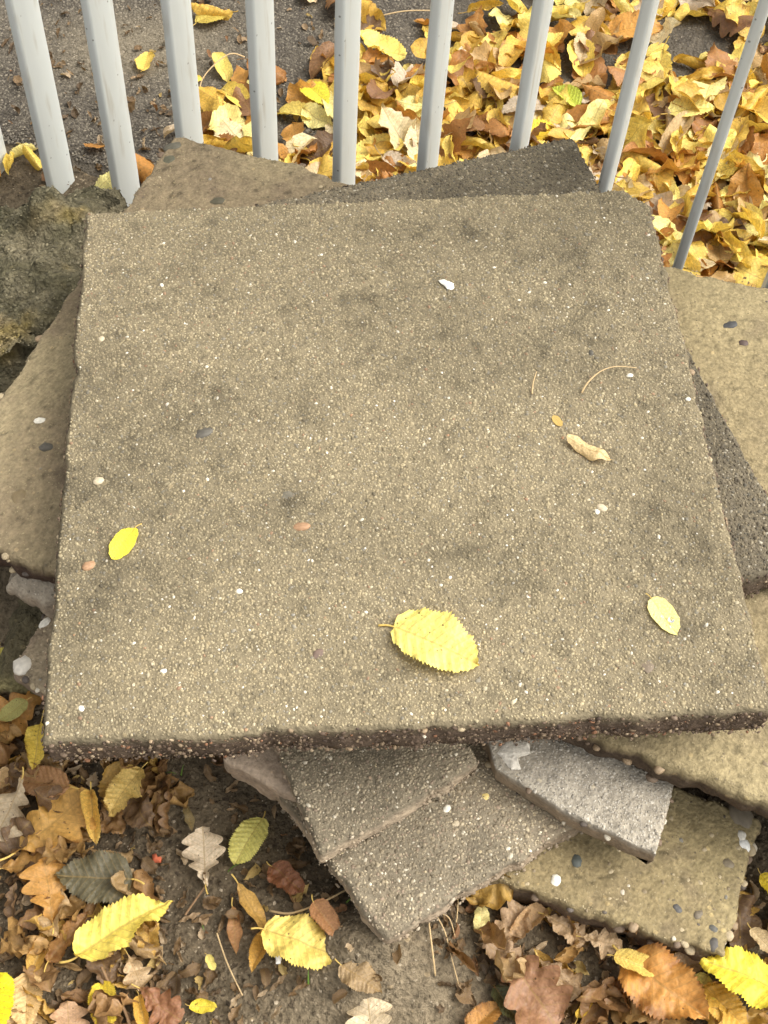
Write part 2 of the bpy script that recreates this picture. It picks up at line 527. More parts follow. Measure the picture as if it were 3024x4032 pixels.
P2 = hexfield(-0.72, 0.72, 0.6, 1.30, 0.0042, rs)
P2 = P2[(beyond(P2[:, 0], P2[:, 1]) > .06) & ((P2[:, 0] < .10) | (rs.rand(len(P2)) < .2))]
cz = p3(P2[:, 0], P2[:, 1])
cc = agg_colors(len(P2), rs, np.array([(.08, .068, .052), (.115, .098, .075), (.15, .13, .098), (.055, .047, .038), (.21, .18, .135)]), np.array([.3, .3, .2, .12, .08]))
wn2 = np.exp(-(((P2[:, 0] + .37) / .15) ** 2 + ((P2[:, 1] - 1.07) / .09) ** 2) ** 1.5)
cc = lerp(cc, np.array((.29, .24, .16)), wn2 * .35)
cz[:, 2] = 0.002 * fbm(cz, 14, 3, 8) + 0.0003 + ZB
obj('chippings', grain_mesh('chippings', cz, np.tile([0, 0, 1.], (len(cz), 1)) + .35 * (rs.rand(len(cz), 3) - .5), 0.0012 + .0014 * rs.rand(len(cz)), cc, rs, .9, simple=True), M_GRAIN, parent=path, kind='stuff')

# ------------------------------------------------------------------ slabs
def outline_samples(poly, N, corners=None):
    """4N boundary samples; the four 'corner' vertices land on multiples of N"""
    poly = [np.array(p, float) for p in poly]
    m = len(poly)
    corners = corners or [0, 1, 2, 3]
    out = []
    for a in range(4):
        i0, i1 = corners[a], corners[(a + 1) % 4]
        seq = [poly[i0]]; i = i0
        while i != i1:
            i = (i + 1) % m; seq.append(poly[i])
        seg = np.array(seq); d = np.concatenate([[0], np.cumsum(np.linalg.norm(np.diff(seg, axis=0), axis=1))])
        t = np.linspace(0, d[-1], N, endpoint=False)
        out.append(np.stack([np.interp(t, d, seg[:, 0]), np.interp(t, d, seg[:, 1])], 1))
    return np.concatenate(out)

class Slab: pass

def slab(name, poly, ztop, thick, label, top_col, side_col, N=120, jag=0.003, relief=0.0012, coarse=0.0015, round_=0.0035,
         corners=None, seed=1, stain=None, mat=None, side_rough=0.003, chip=0.006, cornr=0.012, tilt=(0, 0), mud=0.0):
    poly = np.array(poly, float)
    c = poly.mean(0)
    Bd = outline_samples(poly - c, N, corners)
    nB = len(Bd)
    # soften corners a little, then wear the edge
    for _ in range(int(cornr / (np.linalg.norm(np.roll(Bd, -1, 0) - Bd, axis=1).mean()))):
        Bd = (np.roll(Bd, 1, 0) + 2 * Bd + np.roll(Bd, -1, 0)) / 4
    tg = np.roll(Bd, -1, 0) - np.roll(Bd, 1, 0); tg /= np.linalg.norm(tg, axis=1)[:, None]
    nrm = np.stack([tg[:, 1], -tg[:, 0]], 1)
    q = p3(Bd[:, 0], Bd[:, 1])
    wear = jag * (fbm(q, 60, 4, seed) - .2) - chip * sstep(.35, .75, fbm(q, 26, 3, seed + 9))
    Bd = Bd + nrm * wear[:, None]
    u = np.linspace(-1, 1, N + 1)
    U, V = np.meshgrid(u, u, indexing='ij')
    U, V = U.ravel(), V.ravel()
    r = np.maximum(np.abs(U), np.abs(V)); rr = np.maximum(r, 1e-9)
    a, b = U / rr, V / rr
    s = np.where(b <= -1 + 1e-9, (a + 1) / 2 * N, np.where(a >= 1 - 1e-9, N + (b + 1) / 2 * N, np.where(b >= 1 - 1e-9, 2 * N + (1 - a) / 2 * N, 3 * N + (1 - b) / 2 * N)))
    s = np.mod(s, nB); i0 = np.floor(s).astype(int); f = (s - i0)[:, None]
    bp = Bd[i0 % nB] * (1 - f) + Bd[(i0 + 1) % nB] * f
    xy = bp * r[:, None]
    H = thick
    P = p3(xy[:, 0], xy[:, 1])
    dist = (1 - r) * np.linalg.norm(bp, axis=1)
    def topz(Pp):
        return coarse * fbm(Pp, 6, 3, seed + 3) + relief * fbm(Pp, 70, 4, seed + 5)
    z = H + topz(P)
    z -= round_ * np.clip(1 - dist / (round_ * 1.6), 0, 1) ** 2
    P[:, 2] = z
    tc = top_col(P) if callable(top_col) else np.tile(top_col, (len(P), 1))
    if stain is not None:
        tc = tc * (1 - stain(P + [c[0], c[1], 0]))[:, None]
    quads = grid_quads(N, N)
    # boundary ring indices in the order of s
    idx = np.arange((N + 1) ** 2).reshape(N + 1, N + 1)
    ring = np.concatenate([idx[:-1, 0], idx[-1, :-1], idx[:0:-1, -1], idx[0, :0:-1]])
    K = 7
    Vs, Cs, Fs = [P], [tc], [quads]
    prev = ring; off = len(P)
    nr = np.stack([nrm[:, 0], nrm[:, 1]], 1)
    for k in range(1, K + 1):
        f_ = k / K
        zz = (H - round_) * (1 - f_)
        q = p3(Bd[:, 0], Bd[:, 1], zz)
        d = side_rough * (fbm(q, 55, 4, seed + 11) * 1.3 + .35 * (1 - (2 * f_ - 1) ** 2)) - side_rough * 1.2 * f_ ** 4
        x2 = Bd + nr * d[:, None]
        ring_v = p3(x2[:, 0], x2[:, 1], zz + (0 if k == K else .0012) * noise(q, 90, seed + 2))
        sc = side_col(q) if callable(side_col) else np.tile(side_col, (nB, 1))
        sc = sc * (1 + .35 * fbm(q, 40, 3, seed + 7))[:, None]
        if k == 1:
            sc = lerp(tc[ring], sc, np.full(nB, .45))
        Vs.append(ring_v); Cs.append(sc)
        cur = off + np.arange(nB); off += nB
        Fs.append(np.stack([prev, np.roll(prev, -1), np.roll(cur, -1), cur], 1)[:, ::-1])
        prev = cur
    cols = np.concatenate(Cs)
    if mud:
        allp = np.concatenate(Vs)
        mm = sstep(.0, .5, fbm(allp, 11, 4, seed + 40)) * mud
        cols = lerp(cols, np.array((.15, .115, .075)), mm)
    me = mesh_np(name, np.concatenate(Vs), quads=np.concatenate(Fs), col=cols, ngons=[prev[::-1]])
    o = obj(name, me, mat or M_CONC, label=label, cat='slab', kind='thing')
    o.location = (c[0], c[1], ztop - thick)
    o.rotation_euler = (rad(tilt[0]), rad(tilt[1]), 0)
    S = Slab(); S.o = o; S.c = c; S.H = H; S.topz = topz; S.Bd = Bd; S.nrm = nrm; S.seed = seed; S.rd = round_
    S.poly = [tuple(v) for v in Bd[::max(1, nB // 160)]]
    return S

def dress(S, step, size, rng, where=None, stain=None, cols=None, side=0, side_filter=None, side_cols=None, inset=0.002, keep=1.0, flat=.75, simple=False):
    """exposed aggregate on the top (and on the broken sides) of a slab: one part"""
    B = np.array(S.poly)
    P = hexfield(B[:, 0].min(), B[:, 0].max(), B[:, 1].min(), B[:, 1].max(), step, rng)
    P = P[in_poly(P * (1 + inset / .3), S.poly)]
    if where is not None:
        P = P[where(P[:, 0] + S.c[0], P[:, 1] + S.c[1])]
    if keep < 1:
        P = P[rng.rand(len(P)) < keep]
    q = p3(P[:, 0], P[:, 1])
    d = np.min(np.linalg.norm(q[:, None, :2] - B[None, ::2], axis=2), axis=1) if len(q) < 90000 and len(B) < 400 else None
    Z = S.H + S.topz(q)
    if d is not None:
        Z = Z - S.rd * np.clip(1 - d / (S.rd * 1.8), 0, 1) ** 2
    q[:, 2] = Z - .0002
    n = len(q)
    C = (cols or agg_colors)(n, rng)
    if stain is not None:
        C = C * (1 - stain(q + [S.c[0], S.c[1], 0]))[:, None]
    N = np.tile([0, 0, 1.], (n, 1)) + .45 * (rng.rand(n, 3) - .5)
    R = size * (.55 + .6 * rng.rand(n) + .9 * rng.rand(n) ** 6)
    if side:
        nb = len(S.Bd); k = rng.randint(0, nb, side)
        if side_filter is not None:
            k = k[side_filter(S.Bd[k] + S.c, S.nrm[k])]
        zz = S.H * (.04 + .9 * rng.rand(len(k)))
        sp = np.concatenate([S.Bd[k] + S.nrm[k] * .0007 + (rng.rand(len(k), 2) - .5) * .003, zz[:, None]], 1)
        sn = np.concatenate([S.nrm[k], np.full((len(k), 1), .25)], 1) + .5 * (rng.rand(len(k), 3) - .5)
        sc = (side_cols or (lambda n_, r_: agg_colors(n_, r_) * .5))(len(k), rng)
        q = np.concatenate([q, sp]); N = np.concatenate([N, sn]); C = np.concatenate([C, sc])
        R = np.concatenate([R, size * (.55 + 1.5 * rng.rand(len(k)) ** 3)])
    return obj('aggregate', grain_mesh('aggregate', q, N, R, C, rng, flat, simple=simple), M_GRAIN, parent=S.o, kind='stuff')

def dirty_side(n, rng):
    return agg_colors(n, rng, np.array([(.10, .068, .046), (.15, .105, .07), (.22, .16, .10), (.075, .052, .038), (.34, .26, .17), (.24, .12, .065)]), np.array([.33, .26, .15, .14, .07, .05]))

# --- the whole slab on top
BL = [(-.188, -.02, .07, .05, .35), (-.25, -.07, .06, .05, .3), (-.14, .04, .09, .05, .3), (-.10, -.09, .055, .03, .35), (.02, -.13, .10, .035, .25), (.11, -.14, .05, .05, .3),
      (-.05, .16, .1, .05, .22), (.04, .13, .07, .06, .22), (.17, .09, .07, .05, .2), (-.18, -.15, .06, .05, .3), (-.27, -.21, .05, .06, .3), (.24, -.12, .05, .06, .3), (-.22, .2, .07, .05, .15),
      (.12, .24, .15, .04, .25), (.25, -.24, .06, .05, .2), (-.1, .26, .14, .03, .22), (-.087, -.077, .018, .014, .55), (-.24, -.28, .05, .03, .25), (-.28, .02, .04, .16, .28), (.27, -.05, .04, .18, .28), (.23, .2, .06, .06, .2), (-.27, -.16, .04, .09, .2)]
def stain_top(P):
    x, y = P[:, 0], P[:, 1]
    wob = fbm(p3(x, y), 24, 4, 90) * .9
    brk = .6 + .4 * sstep(-.35, .45, fbm(p3(x, y), 75, 4, 91, .65))
    s = 0
    for bx, by, sx, sy, a in BL:
        d = ((x - bx) / sx) ** 2 + ((y - by) / sy) ** 2
        s = s + a * .72 * brk * np.exp(-np.maximum(d + wob * 1.4, 0))
    s = s + .16 * sstep(-.1, .6, fbm(p3(x, y), 9, 4, 77)) + .22 * sstep(.05, .55, fbm(p3(x, y), 60, 3, 78))
    return np.clip(s, 0, .68)

top_slab = slab('concrete_slab', [(-.286, -.306), (.309, -.299), (.292, .280), (.268, .305), (-.309, .299)], .26, .046,
                'large square exposed aggregate slab lying on top of the pile with three yellow leaves',
                (.195, .16, .10), (.115, .082, .058), N=220, corners=[0, 1, 3, 4], jag=.004, chip=.005, stain=stain_top, seed=4, round_=.003, side_rough=.0022, cornr=.007)
dress(top_slab, .0028, .0012, rs, stain=stain_top, flat=.72, side=8500, side_filter=lambda p, n: n[:, 1] < .3, side_cols=dirty_side)

rp = np.random.RandomState(12)
white, buff, rust, dark, grey = (.74, .70, .60), (.50, .42, .29), (.34, .20, .11), (.10, .09, .072), (.27, .25, .21)
def tp(x, y, r, colr, **k):
    if sum(colr) > 1.9:
        r = r * .78
    p = np.array([[x - top_slab.c[0], y - top_slab.c[1], 0.]])
    z = top_slab.H + top_slab.topz(p)[0]
    return pebble(top_slab.o, p[0, 0], p[0, 1], z + .0006 - .28 * r, r, colr, rp, **k)
for _ in range(95):
    x, y = rp.uniform(-.28, .28), rp.uniform(-.285, .285)
    k = rp.rand()
    tp(x, y, rp.uniform(.0007, .0014), white if k < .6 else buff if k < .82 else rust if k < .92 else grey)
tp(.239, .051, .0034, white, asp=1.4, rot=.1); tp(.194, -.099, .004, buff); tp(.189, -.103, .003, white)
tp(-.129, -.171, .0034, white, asp=1.2); tp(-.076, -.107, .0048, rust, asp=1.8, rot=0); tp(-.168, 0, .0055, dark, asp=1.9, rot=.35)
tp(-.087, -.077, .008, (.13, .115, .085), asp=1.3, rot=-.4, flat=.3); tp(-.262, -.14, .0042, rust, asp=1.7, rot=.5); tp(.29, .02, .0028, white)
tp(.205, .08, .0028, dark); tp(-.275, .12, .003, buff); tp(-.22, .19, .0026, white); tp(-.262, -.05, .0042, buff, asp=1.4); tp(-.19, -.245, .003, white); tp(-.255, -.276, .0032, white)
tp(.213, -.253, .006, (.17, .13, .09), asp=1.5, rot=1.4, flat=.4); tp(-.06, -.236, .0055, (.16, .11, .085), asp=1.2, flat=.4)

# --- dark aggregate slab, second from the top (shows behind and to the right)
def pcols(pal, w):
    return lambda n, r: agg_colors(n, r, np.array(pal), np.array(w))
DARKPAL = pcols([(.17, .14, .095), (.25, .205, .13), (.11, .09, .06), (.34, .285, .19), (.48, .43, .33), (.135, .12, .09)], [.3, .22, .22, .1, .04, .12])
def stain_mid(P):
    p = p3(P[:, 0], P[:, 1])
    return np.clip(.15 + .42 * sstep(-.25, .5, fbm(p, 8, 4, 61)), 0, .6)
mid_slab = slab('concrete_slab', [(-.155, -.27), (.380, -.135), (.234, .447), (-.30, .313)], .212, .045,
                'dark aggregate slab turned askew directly under the top slab, corner pointing at the railing',
                (.185, .155, .105), (.09, .065, .045), N=160, jag=.004, stain=stain_mid, seed=15)
under_top = lambda x, y: ~((np.abs(x) < .27) & (np.abs(y) < .27))
dress(mid_slab, .0029, .0013, rs, where=under_top, stain=stain_mid, cols=DARKPAL, side=5000, side_filter=lambda p, n: under_top(p[:, 0], p[:, 1]), side_cols=dirty_side)

# --- smooth olive slabs
def olive(seed, a=(.285, .23, .125), b=(.225, .178, .098), c=(.165, .128, .08)):
    def f(P):
        t = sstep(-.5, .5, fbm(P, 9, 4, seed)); g = sstep(.1, .6, fbm(P, 30, 4, seed + 3))
        col = lerp(lerp(a, b, t), np.array(c), g * .6)
        pits = sstep(.35, .6, fbm(P, 150, 2, seed + 6))
        return col * (1 - .4 * pits)[:, None] * (1 + .22 * noise(P, 420, seed + 8))[:, None]
    return f
right_slab = slab('concrete_slab', [(.06, -.225), (.575, -.463), (.795, .106), (.260, .308)], .166, .042,
                  'smooth olive concrete slab sticking out of the right side of the pile',
                  olive(3), (.075, .052, .034), N=200, jag=.006, relief=.0016, seed=26, side_rough=.005)
back_slab = slab('concrete_slab', [(-.465, -.028), (-.205, -.145), (.03, .406), (-.048, .441), (-.095, .472), (-.143, .487), (-.19, .508), (-.244, .528)], .166, .045,
                 'smooth brown slab on the left of the pile, its back corner touching the railing bars',
                 olive(9, (.275, .222, .13), (.205, .158, .098), (.15, .11, .075)), (.075, .048, .034), N=180, corners=[0, 1, 2, 7], jag=.006, relief=.0016, seed=33, side_rough=.005)

GRIT = pcols([(.275, .222, .125), (.225, .18, .10), (.34, .28, .165), (.15, .12, .075)], [.4, .35, .1, .15])
def grit(S, keep=.30, where=None, cols=None):
    d = dress(S, .0030, .00085, rs, where=where, cols=cols or GRIT, keep=keep, simple=True)
    d.name = 'grit'
grit(right_slab, .75, lambda x, y: (x < .47) & under_top(x, y))
grit(back_slab, .75, lambda x, y: under_top(x, y))

# --- lower slabs in front
def stain_low(P):
    p = p3(P[:, 0], P[:, 1])
    return np.clip(.42 * sstep(-.1, .5, fbm(p, 9, 4, 66)), 0, .6) - .42 * sstep(.05, .5, fbm(p, 13, 4, 71)) - .08
LOWPAL = pcols([(.275, .225, .15), (.35, .29, .195), (.19, .155, .105), (.43, .36, .245), (.62, .55, .42), (.29, .22, .155)], [.3, .24, .17, .13, .05, .11])
wedge_slab = slab('concrete_slab', [(-.069, -.361), (.079, -.281), (.02, -.16), (-.155, -.15)], .122, .036,
                  'dark grey slab corner under the front edge of the top slab, above another',
                  (.21, .175, .12), (.38, .30, .21), N=90, jag=.004, cornr=.006, stain=stain_low, seed=41)
dress(wedge_slab, .0028, .00125, rs, stain=stain_low, cols=LOWPAL, side=800, side_filter=lambda p, n: n[:, 1] < .2, side_cols=pcols([(.27, .21, .145), (.33, .265, .185), (.20, .155, .105), (.42, .35, .26)], [.4, .3, .2, .1]))
low_slab = slab('concrete_slab', [(-.012, -.426), (.182, -.321), (.06, -.10), (-.150, -.235)], .086, .036,
                'dark grey slab with its blunt corner pointing down at the bare soil in front',
                (.22, .185, .13), (.34, .265, .185), N=120, jag=.005, stain=stain_low, seed=44, mud=.45, cornr=.02)
dress(low_slab, .0029, .0013, rs, stain=stain_low, cols=LOWPAL, side=800, side_filter=lambda p, n: n[:, 1] < .3, keep=.92, side_cols=pcols([(.27, .21, .145), (.33, .265, .185), (.20, .155, .105), (.42, .35, .26)], [.4, .3, .2, .1]))
side_slab = slab('concrete_slab', [(-.162, -.259), (-.075, -.311), (-.03, -.22), (-.13, -.17)], .098, .05,
                 'short pinkish brown slab edge peeping out under the top slab beside the dark wedge slab',
                 (.36, .28, .205), (.33, .25, .18), N=70, jag=.003, seed=47)
foot_slab = slab('concrete_slab', [(.083, -.366), (.287, -.444), (.343, -.319), (.150, -.225)], .052, .055,
                 'smooth olive slab with embedded pebbles lying lowest at the front right among leaves',
                 olive(21, (.30, .24, .125), (.225, .175, .092), (.17, .13, .08)), (.115, .08, .052), N=140, jag=.006, relief=.0016, seed=52, side_rough=.005)
grey_slab = slab('concrete_slab', [(.092, -.286), (.154, -.331), (.226, -.370), (.252, -.306), (.14, -.245), (.085, -.255)], .1195, .035,
                 'pale grey broken slab piece with white mortar at its end, wedged under the olive slab',
                 lambda P: lerp((.36, .32, .255), (.29, .255, .20), sstep(-.4, .5, fbm(P, 18, 4, 7))) * (1 + .25 * noise(P, 380, 4))[:, None],
                 (.26, .20, .135), N=90, corners=[0, 2, 3, 5], jag=.0018, relief=.002, coarse=.001, seed=58, cornr=.001, round_=.0015, chip=.002, side_rough=.0018)
dress(grey_slab, .0026, .0011, rs, cols=pcols([(.39, .355, .295), (.33, .30, .25), (.25, .225, .185), (.48, .44, .37)], [.4, .3, .18, .12]), keep=.75)
mortar = np.array([(-.004, .002), (.008, -.014), (.016, -.014), (.015, -.003), (.028, .002), (.027, .013), (.004, .015)])
def crust(name, poly, z, h, seed, mat, colr, parent, n=26, lift=.003):
    Bd = outline_samples(list(poly), n, [0, 1, 3, 4]); c = Bd.mean(0)
    V, C, Fq = [], [], []
    K = 6
    for k in range(K + 1):
        f = k / K
        q = c + (Bd - c) * f
        V.append(p3(q[:, 0], q[:, 1], z + h * (1 - f ** 3)))
    V = np.concatenate(V); V[:, 2] += lift * .4 * fbm(V, 130, 3, seed); m = len(Bd)
    V[:, :2] += .0012 * np.stack([fbm(V, 150, 2, seed + 1), fbm(V, 150, 2, seed + 2)], 1)
    for k in range(K):
        i = k * m + np.arange(m)
        Fq.append(np.stack([i, np.roll(i, -1), np.roll(i, -1) + m, i + m], 1)[:, ::-1])
    C = np.tile(colr, (len(V), 1)) * (1 + .15 * fbm(V, 200, 2, seed))[:, None]
    return obj(name, mesh_np(name, V, quads=np.concatenate(Fq), col=C), mat, parent=parent)
gl = np.array([.098, -.274]) - grey_slab.c
crust('mortar_crust', mortar + gl, grey_slab.H - .0006, .005, 5, M_CONC, (.66, .61, .52), grey_slab.o)
piece_a = slab('broken_slab', [(-.386, -.070), (-.345, -.092), (-.28, -.06), (-.30, .02), (-.375, -.03)], .121, .05,
               'pale grey rough broken slab end under the brown slab at the left',
               lambda P: lerp((.38, .33, .26), (.26, .22, .165), sstep(-.4, .5, fbm(P, 20, 4, 71))), (.28, .225, .165), N=70, corners=[0, 1, 2, 4], jag=.005, relief=.003, coarse=.003, seed=62, round_=.012, side_rough=.006, cornr=.01)
dress(piece_a, .0032, .0013, rs, cols=pcols([(.42, .37, .295), (.31, .27, .205), (.22, .19, .145), (.55, .49, .40)], [.4, .3, .2, .1]), keep=.6)
piece_b = slab('broken_slab', [(-.378, -.146), (-.340, -.180), (-.25, -.17), (-.27, -.04), (-.345, -.074)], .078, .05,
               'buff slab corner with one big white pebble, at the lower left of the pile',
               olive(31, (.30, .24, .155), (.235, .185, .12), (.19, .14, .10)), (.24, .185, .135), N=80, corners=[0, 1, 2, 4], jag=.006, relief=.0022, seed=66, side_rough=.005)
grit(foot_slab, .75); grit(piece_b, .4, cols=pcols([(.34, .27, .18), (.26, .205, .14), (.42, .35, .25)], [.4, .4, .2]))
# unseen supports that carry the overhanging slabs
core_a = slab('concrete_slab', [(-.27, -.13), (-.17, -.17), (-.03, .36), (-.24, .40)], .119, .117, 'rough concrete block hidden in the middle of the pile under the brown slab', (.2, .16, .1), (.1, .07, .05), N=40, seed=70)
core_b = slab('concrete_slab', [(.16, -.17), (.50, -.30), (.62, .05), (.28, .20)], .119, .117, 'rough concrete block hidden under the right hand olive slab', (.2, .16, .1), (.1, .07, .05), N=40, seed=71)

def sp_(S, x, y, r, colr, rng=rp, **k):
    p = np.array([[x - S.c[0], y - S.c[1], 0.]])
    return pebble(S.o, p[0, 0], p[0, 1], S.H + S.topz(p)[0] - r * k.pop('sink', .36), r, colr, rng, **k)
sp_(right_slab, .380, .191, .0065, (.06, .06, .06), asp=1.6, rot=.1); sp_(right_slab, .390, .165, .0055, (.09, .06, .05), asp=1.2)
sp_(back_slab, -.247, .483, .0075, (.10, .095, .06), asp=1.5, rot=.5); sp_(back_slab, -.243, .506, .0072, (.12, .11, .08), asp=1.6, rot=.2)
sp_(back_slab, -.366, .0, .009, (.20, .15, .08), asp=1.3, rot=1.4); sp_(back_slab, -.356, .094, .0048, white, asp=1.5, rot=.1); sp_(back_slab, -.345, .06, .006, dark, asp=1.6, rot=.1)
sp_(back_slab, -.185, .41, .007, (.09, .08, .05), asp=1.8, rot=.1)
sp_(piece_b, -.368, -.143, .0105, (.66, .61, .52), asp=1.15, rot=.8); sp_(piece_b, -.350, -.098, .0055, white, asp=1.4, rot=.8)
sp_(foot_slab, .166, -.352, .0062, (.09, .10, .09), asp=1.2, rot=1.4); sp_(foot_slab, .144, -.371, .0058, white, asp=1.2); sp_(foot_slab, .325, -.315, .0115, (.20, .165, .115), asp=1.5, rot=1.9)
sp_(foot_slab, .322, -.335, .0052, white); sp_(foot_slab, .3225, -.343, .0055, (.8, .79, .74)); sp_(foot_slab, .281, -.418, .004, (.12, .115, .10)); sp_(foot_slab, .279, -.431, .0055, (.10, .09, .08), asp=1.3)
sp_(foot_slab, .252, -.400, .0042, (.10, .095, .09)); sp_(foot_slab, .27, -.405, .0045, (.17, .14, .1), asp=1.3); sp_(foot_slab, .305, -.36, .0055, (.22, .18, .12)); sp_(foot_slab, .243, -.31, .009, (.15, .12, .08))
sp_(low_slab, .083, -.30, .0042, (.75, .58, .22), asp=1.1); sp_(low_slab, .046, -.311, .004, white, asp=1.3); sp_(low_slab, .055, -.325, .0035, buff)
for S, n, lo, hi in ((right_slab, 46, .001, .003), (back_slab, 60, .001, .003), (foot_slab, 60, .001, .0028), (low_slab, 26, .001, .0018), (wedge_slab, 16, .001, .0018), (mid_slab, 40, .001, .0018), (piece_b, 12, .0012, .0025)):
    B = np.array(S.poly)
    for _ in range(n):
        while True:
            q = np.array([[rp.uniform(B[:, 0].min(), B[:, 0].max()), rp.uniform(B[:, 1].min(), B[:, 1].max())]])
            if in_poly(q * 1.03, S.poly)[0]:
                break
        k = rp.rand()
        sp_(S, q[0, 0] + S.c[0], q[0, 1] + S.c[1], rp.uniform(lo, hi), (.52, .46, .36) if k < .06 else (.42, .34, .21) if k < .35 else (.22, .17, .1) if k < .75 else (.24, .22, .18) if k < .85 else (.11, .09, .07))
# stones standing out of the broken edges
for S, n, size in ((top_slab, 45, .0026), (right_slab, 46, .0042), (back_slab, 40, .0042), (foot_slab, 46, .0042), (grey_slab, 14, .003), (piece_b, 14, .003)):
    for _ in range(n):
        k = rp.randint(len(S.Bd))
        p = S.Bd[k] + S.nrm[k] * .0008
        c = [(.17, .12, .08), (.28, .2, .12), (.40, .32, .2), (.6, .54, .42), (.1, .08, .065)][rp.choice(5, p=[.32, .27, .2, .08, .13])]
        z = S.H - S.rd * .8 - rp.rand() ** 1.6 * (S.H - .008)
        pebble(S.o, p[0], p[1], z, size * rp.uniform(.6, 1.25), c, rp, asp=1.25)

# ------------------------------------------------------------------ mossy lump of old concrete
def lump(name, cx, cy, ax, ay, h, seed, rot, label):
    nu, nv = 200, 110
    th = np.linspace(0, 2 * np.pi, nu, endpoint=False); ph = np.linspace(0, 1, nv + 1)
    T, R_ = np.meshgrid(th, ph, indexing='ij')
    T, R_ = T.ravel(), R_.ravel()
    # superellipse plan, flat-ish broken top
    k = (np.abs(np.cos(T)) ** 6 + np.abs(np.sin(T)) ** 6) ** (-1 / 6)
    rad_ = np.where(R_ < .78, R_ / .78, 1.0)
    zz = np.where(R_ < .78, 1.0, 1 - (R_ - .78) / .22)
    rad_ = rad_ * (1 - .16 * np.clip(zz, 0, 1) ** 6 * (rad_ > .99)) 
    P = np.stack([ax * k * np.cos(T) * rad_, ay * k * np.sin(T) * rad_, h * zz], 1)
    big = fbm(P, 9, 3, seed)
    top = (R_ < .78)
    P[:, 2] += np.where(top, .020 * big + .014 * fbm(P, 28, 4, seed + 1) + .004 * noise(P, 90, seed + 2) + .0025 * noise(P, 190, seed + 4), 0)
    P[:, 2] -= np.where(top, .018 * np.clip(rad_ - .6, 0, 1) / .4, .018 * np.clip(zz, 0, 1))
    out = P[:, :2] / (np.linalg.norm(P[:, :2], axis=1)[:, None] + 1e-6)
    P[:, :2] += out * (sstep(.3, .9, rad_) * (.022 * fbm(P * [1, 1, 1.4], 13, 3, seed + 3) + .008 * fbm(P, 60, 3, seed + 4)))[:, None]
    # a raised knob at the back
    kx, ky = KNOB
    d = np.hypot(P[:, 0] - kx, P[:, 1] - ky)
    P[:, 2] += .040 * np.exp(-((d + .010 * fbm(P, 40, 3, 9)) / .026) ** 4) * (1 + .5 * fbm(P, 50, 3, 9))
    dark_ = lerp((.095, .085, .050), (.18, .155, .098), sstep(-.5, .5, fbm(P, 26, 4, seed + 6)))
    moss = sstep(.12, .5, fbm(P, 14, 4, seed + 20) + .6 * np.exp(-(((P[:, 0] - kx) / .10) ** 2 + ((P[:, 1] - ky + .015) / .03) ** 2)) + .9 * np.exp(-(((P[:, 0] + .035) / .05) ** 2 + ((P[:, 1] + .10) / .05) ** 2)) - .25)
    mc = lerp((.19, .145, .05), (.30, .235, .13), sstep(-.4, .4, fbm(P, 50, 3, seed + 30)))
    C = lerp(dark_, mc, moss * .9)
    C = C * (1 + .3 * noise(P, 260, 3))[:, None]
    P[:, 2] += moss * .002 * noise(P, 330, 5)
    V = P
    i = np.arange(nu)[:, None] * (nv + 1) + np.arange(nv)[None]
    j = np.roll(np.arange(nu), -1)[:, None] * (nv + 1) + np.arange(nv)[None]
    Q = np.stack([i, i + 1, j + 1, j], -1).reshape(-1, 4)
    o = obj(name, mesh_np(name, V, quads=Q, col=C), M_ROCK, label=label, cat='rubble', kind='thing')
    o.location = (cx, cy, -.11); o.rotation_euler = (0, 0, rot)
    k = rs.choice(len(P), 9000, p=R_ / R_.sum()); k = k[R_[k] < .93]
    gp_ = P[k] + (rs.rand(len(k), 3) - .5) * .004
    gm_ = grain_mesh('grit', gp_, np.tile([0, 0, 1.], (len(k), 1)) + .9 * (rs.rand(len(k), 3) - .5), .0008 + .0016 * rs.rand(len(k)) ** 2, C[k] * (0.75 + .9 * rs.rand(len(k), 1) ** 2), rs, .9, simple=True)
    obj('grit', gm_, M_GRAIN, parent=o, kind='stuff')
    return o
KNOB = (.052, .062)
rock = lump('concrete_lump', -.428, .352, .150, .122, .238, 5, rad(14), 'dark mossy broken concrete lump at the left in front of the railing bars')
for x, y, r, c in ((-.37, .37, .004, (.5, .4, .15)), (-.40, .33, .0035, (.6, .52, .35)), (-.385, .29, .006, (.3, .22, .12)), (-.43, .36, .004, (.55, .5, .4)), (-.36, .31, .005, (.28, .2, .12)), (-.42, .29, .003, (.5, .45, .3))):
    lx, ly = (x + .428), (y - .352)
    a = rad(-14); pebble(rock, lx * math.cos(a) - ly * math.sin(a), lx * math.sin(a) + ly * math.cos(a), .230, r, c, rp)
low_lump = slab('broken_slab', [(-.41, -.15), (-.33, -.16), (-.30, .0), (-.40, .02)], .045, .05, 'dark mossy rubble in the shaded gap between the two broken slab ends on the left',
                lambda P: lerp((.10, .085, .05), (.19, .165, .08), sstep(-.2, .5, fbm(P, 18, 4, 2))), (.12, .095, .06), N=60, relief=.006, coarse=.01, seed=80, round_=.014, jag=.01, mat=M_ROCK)

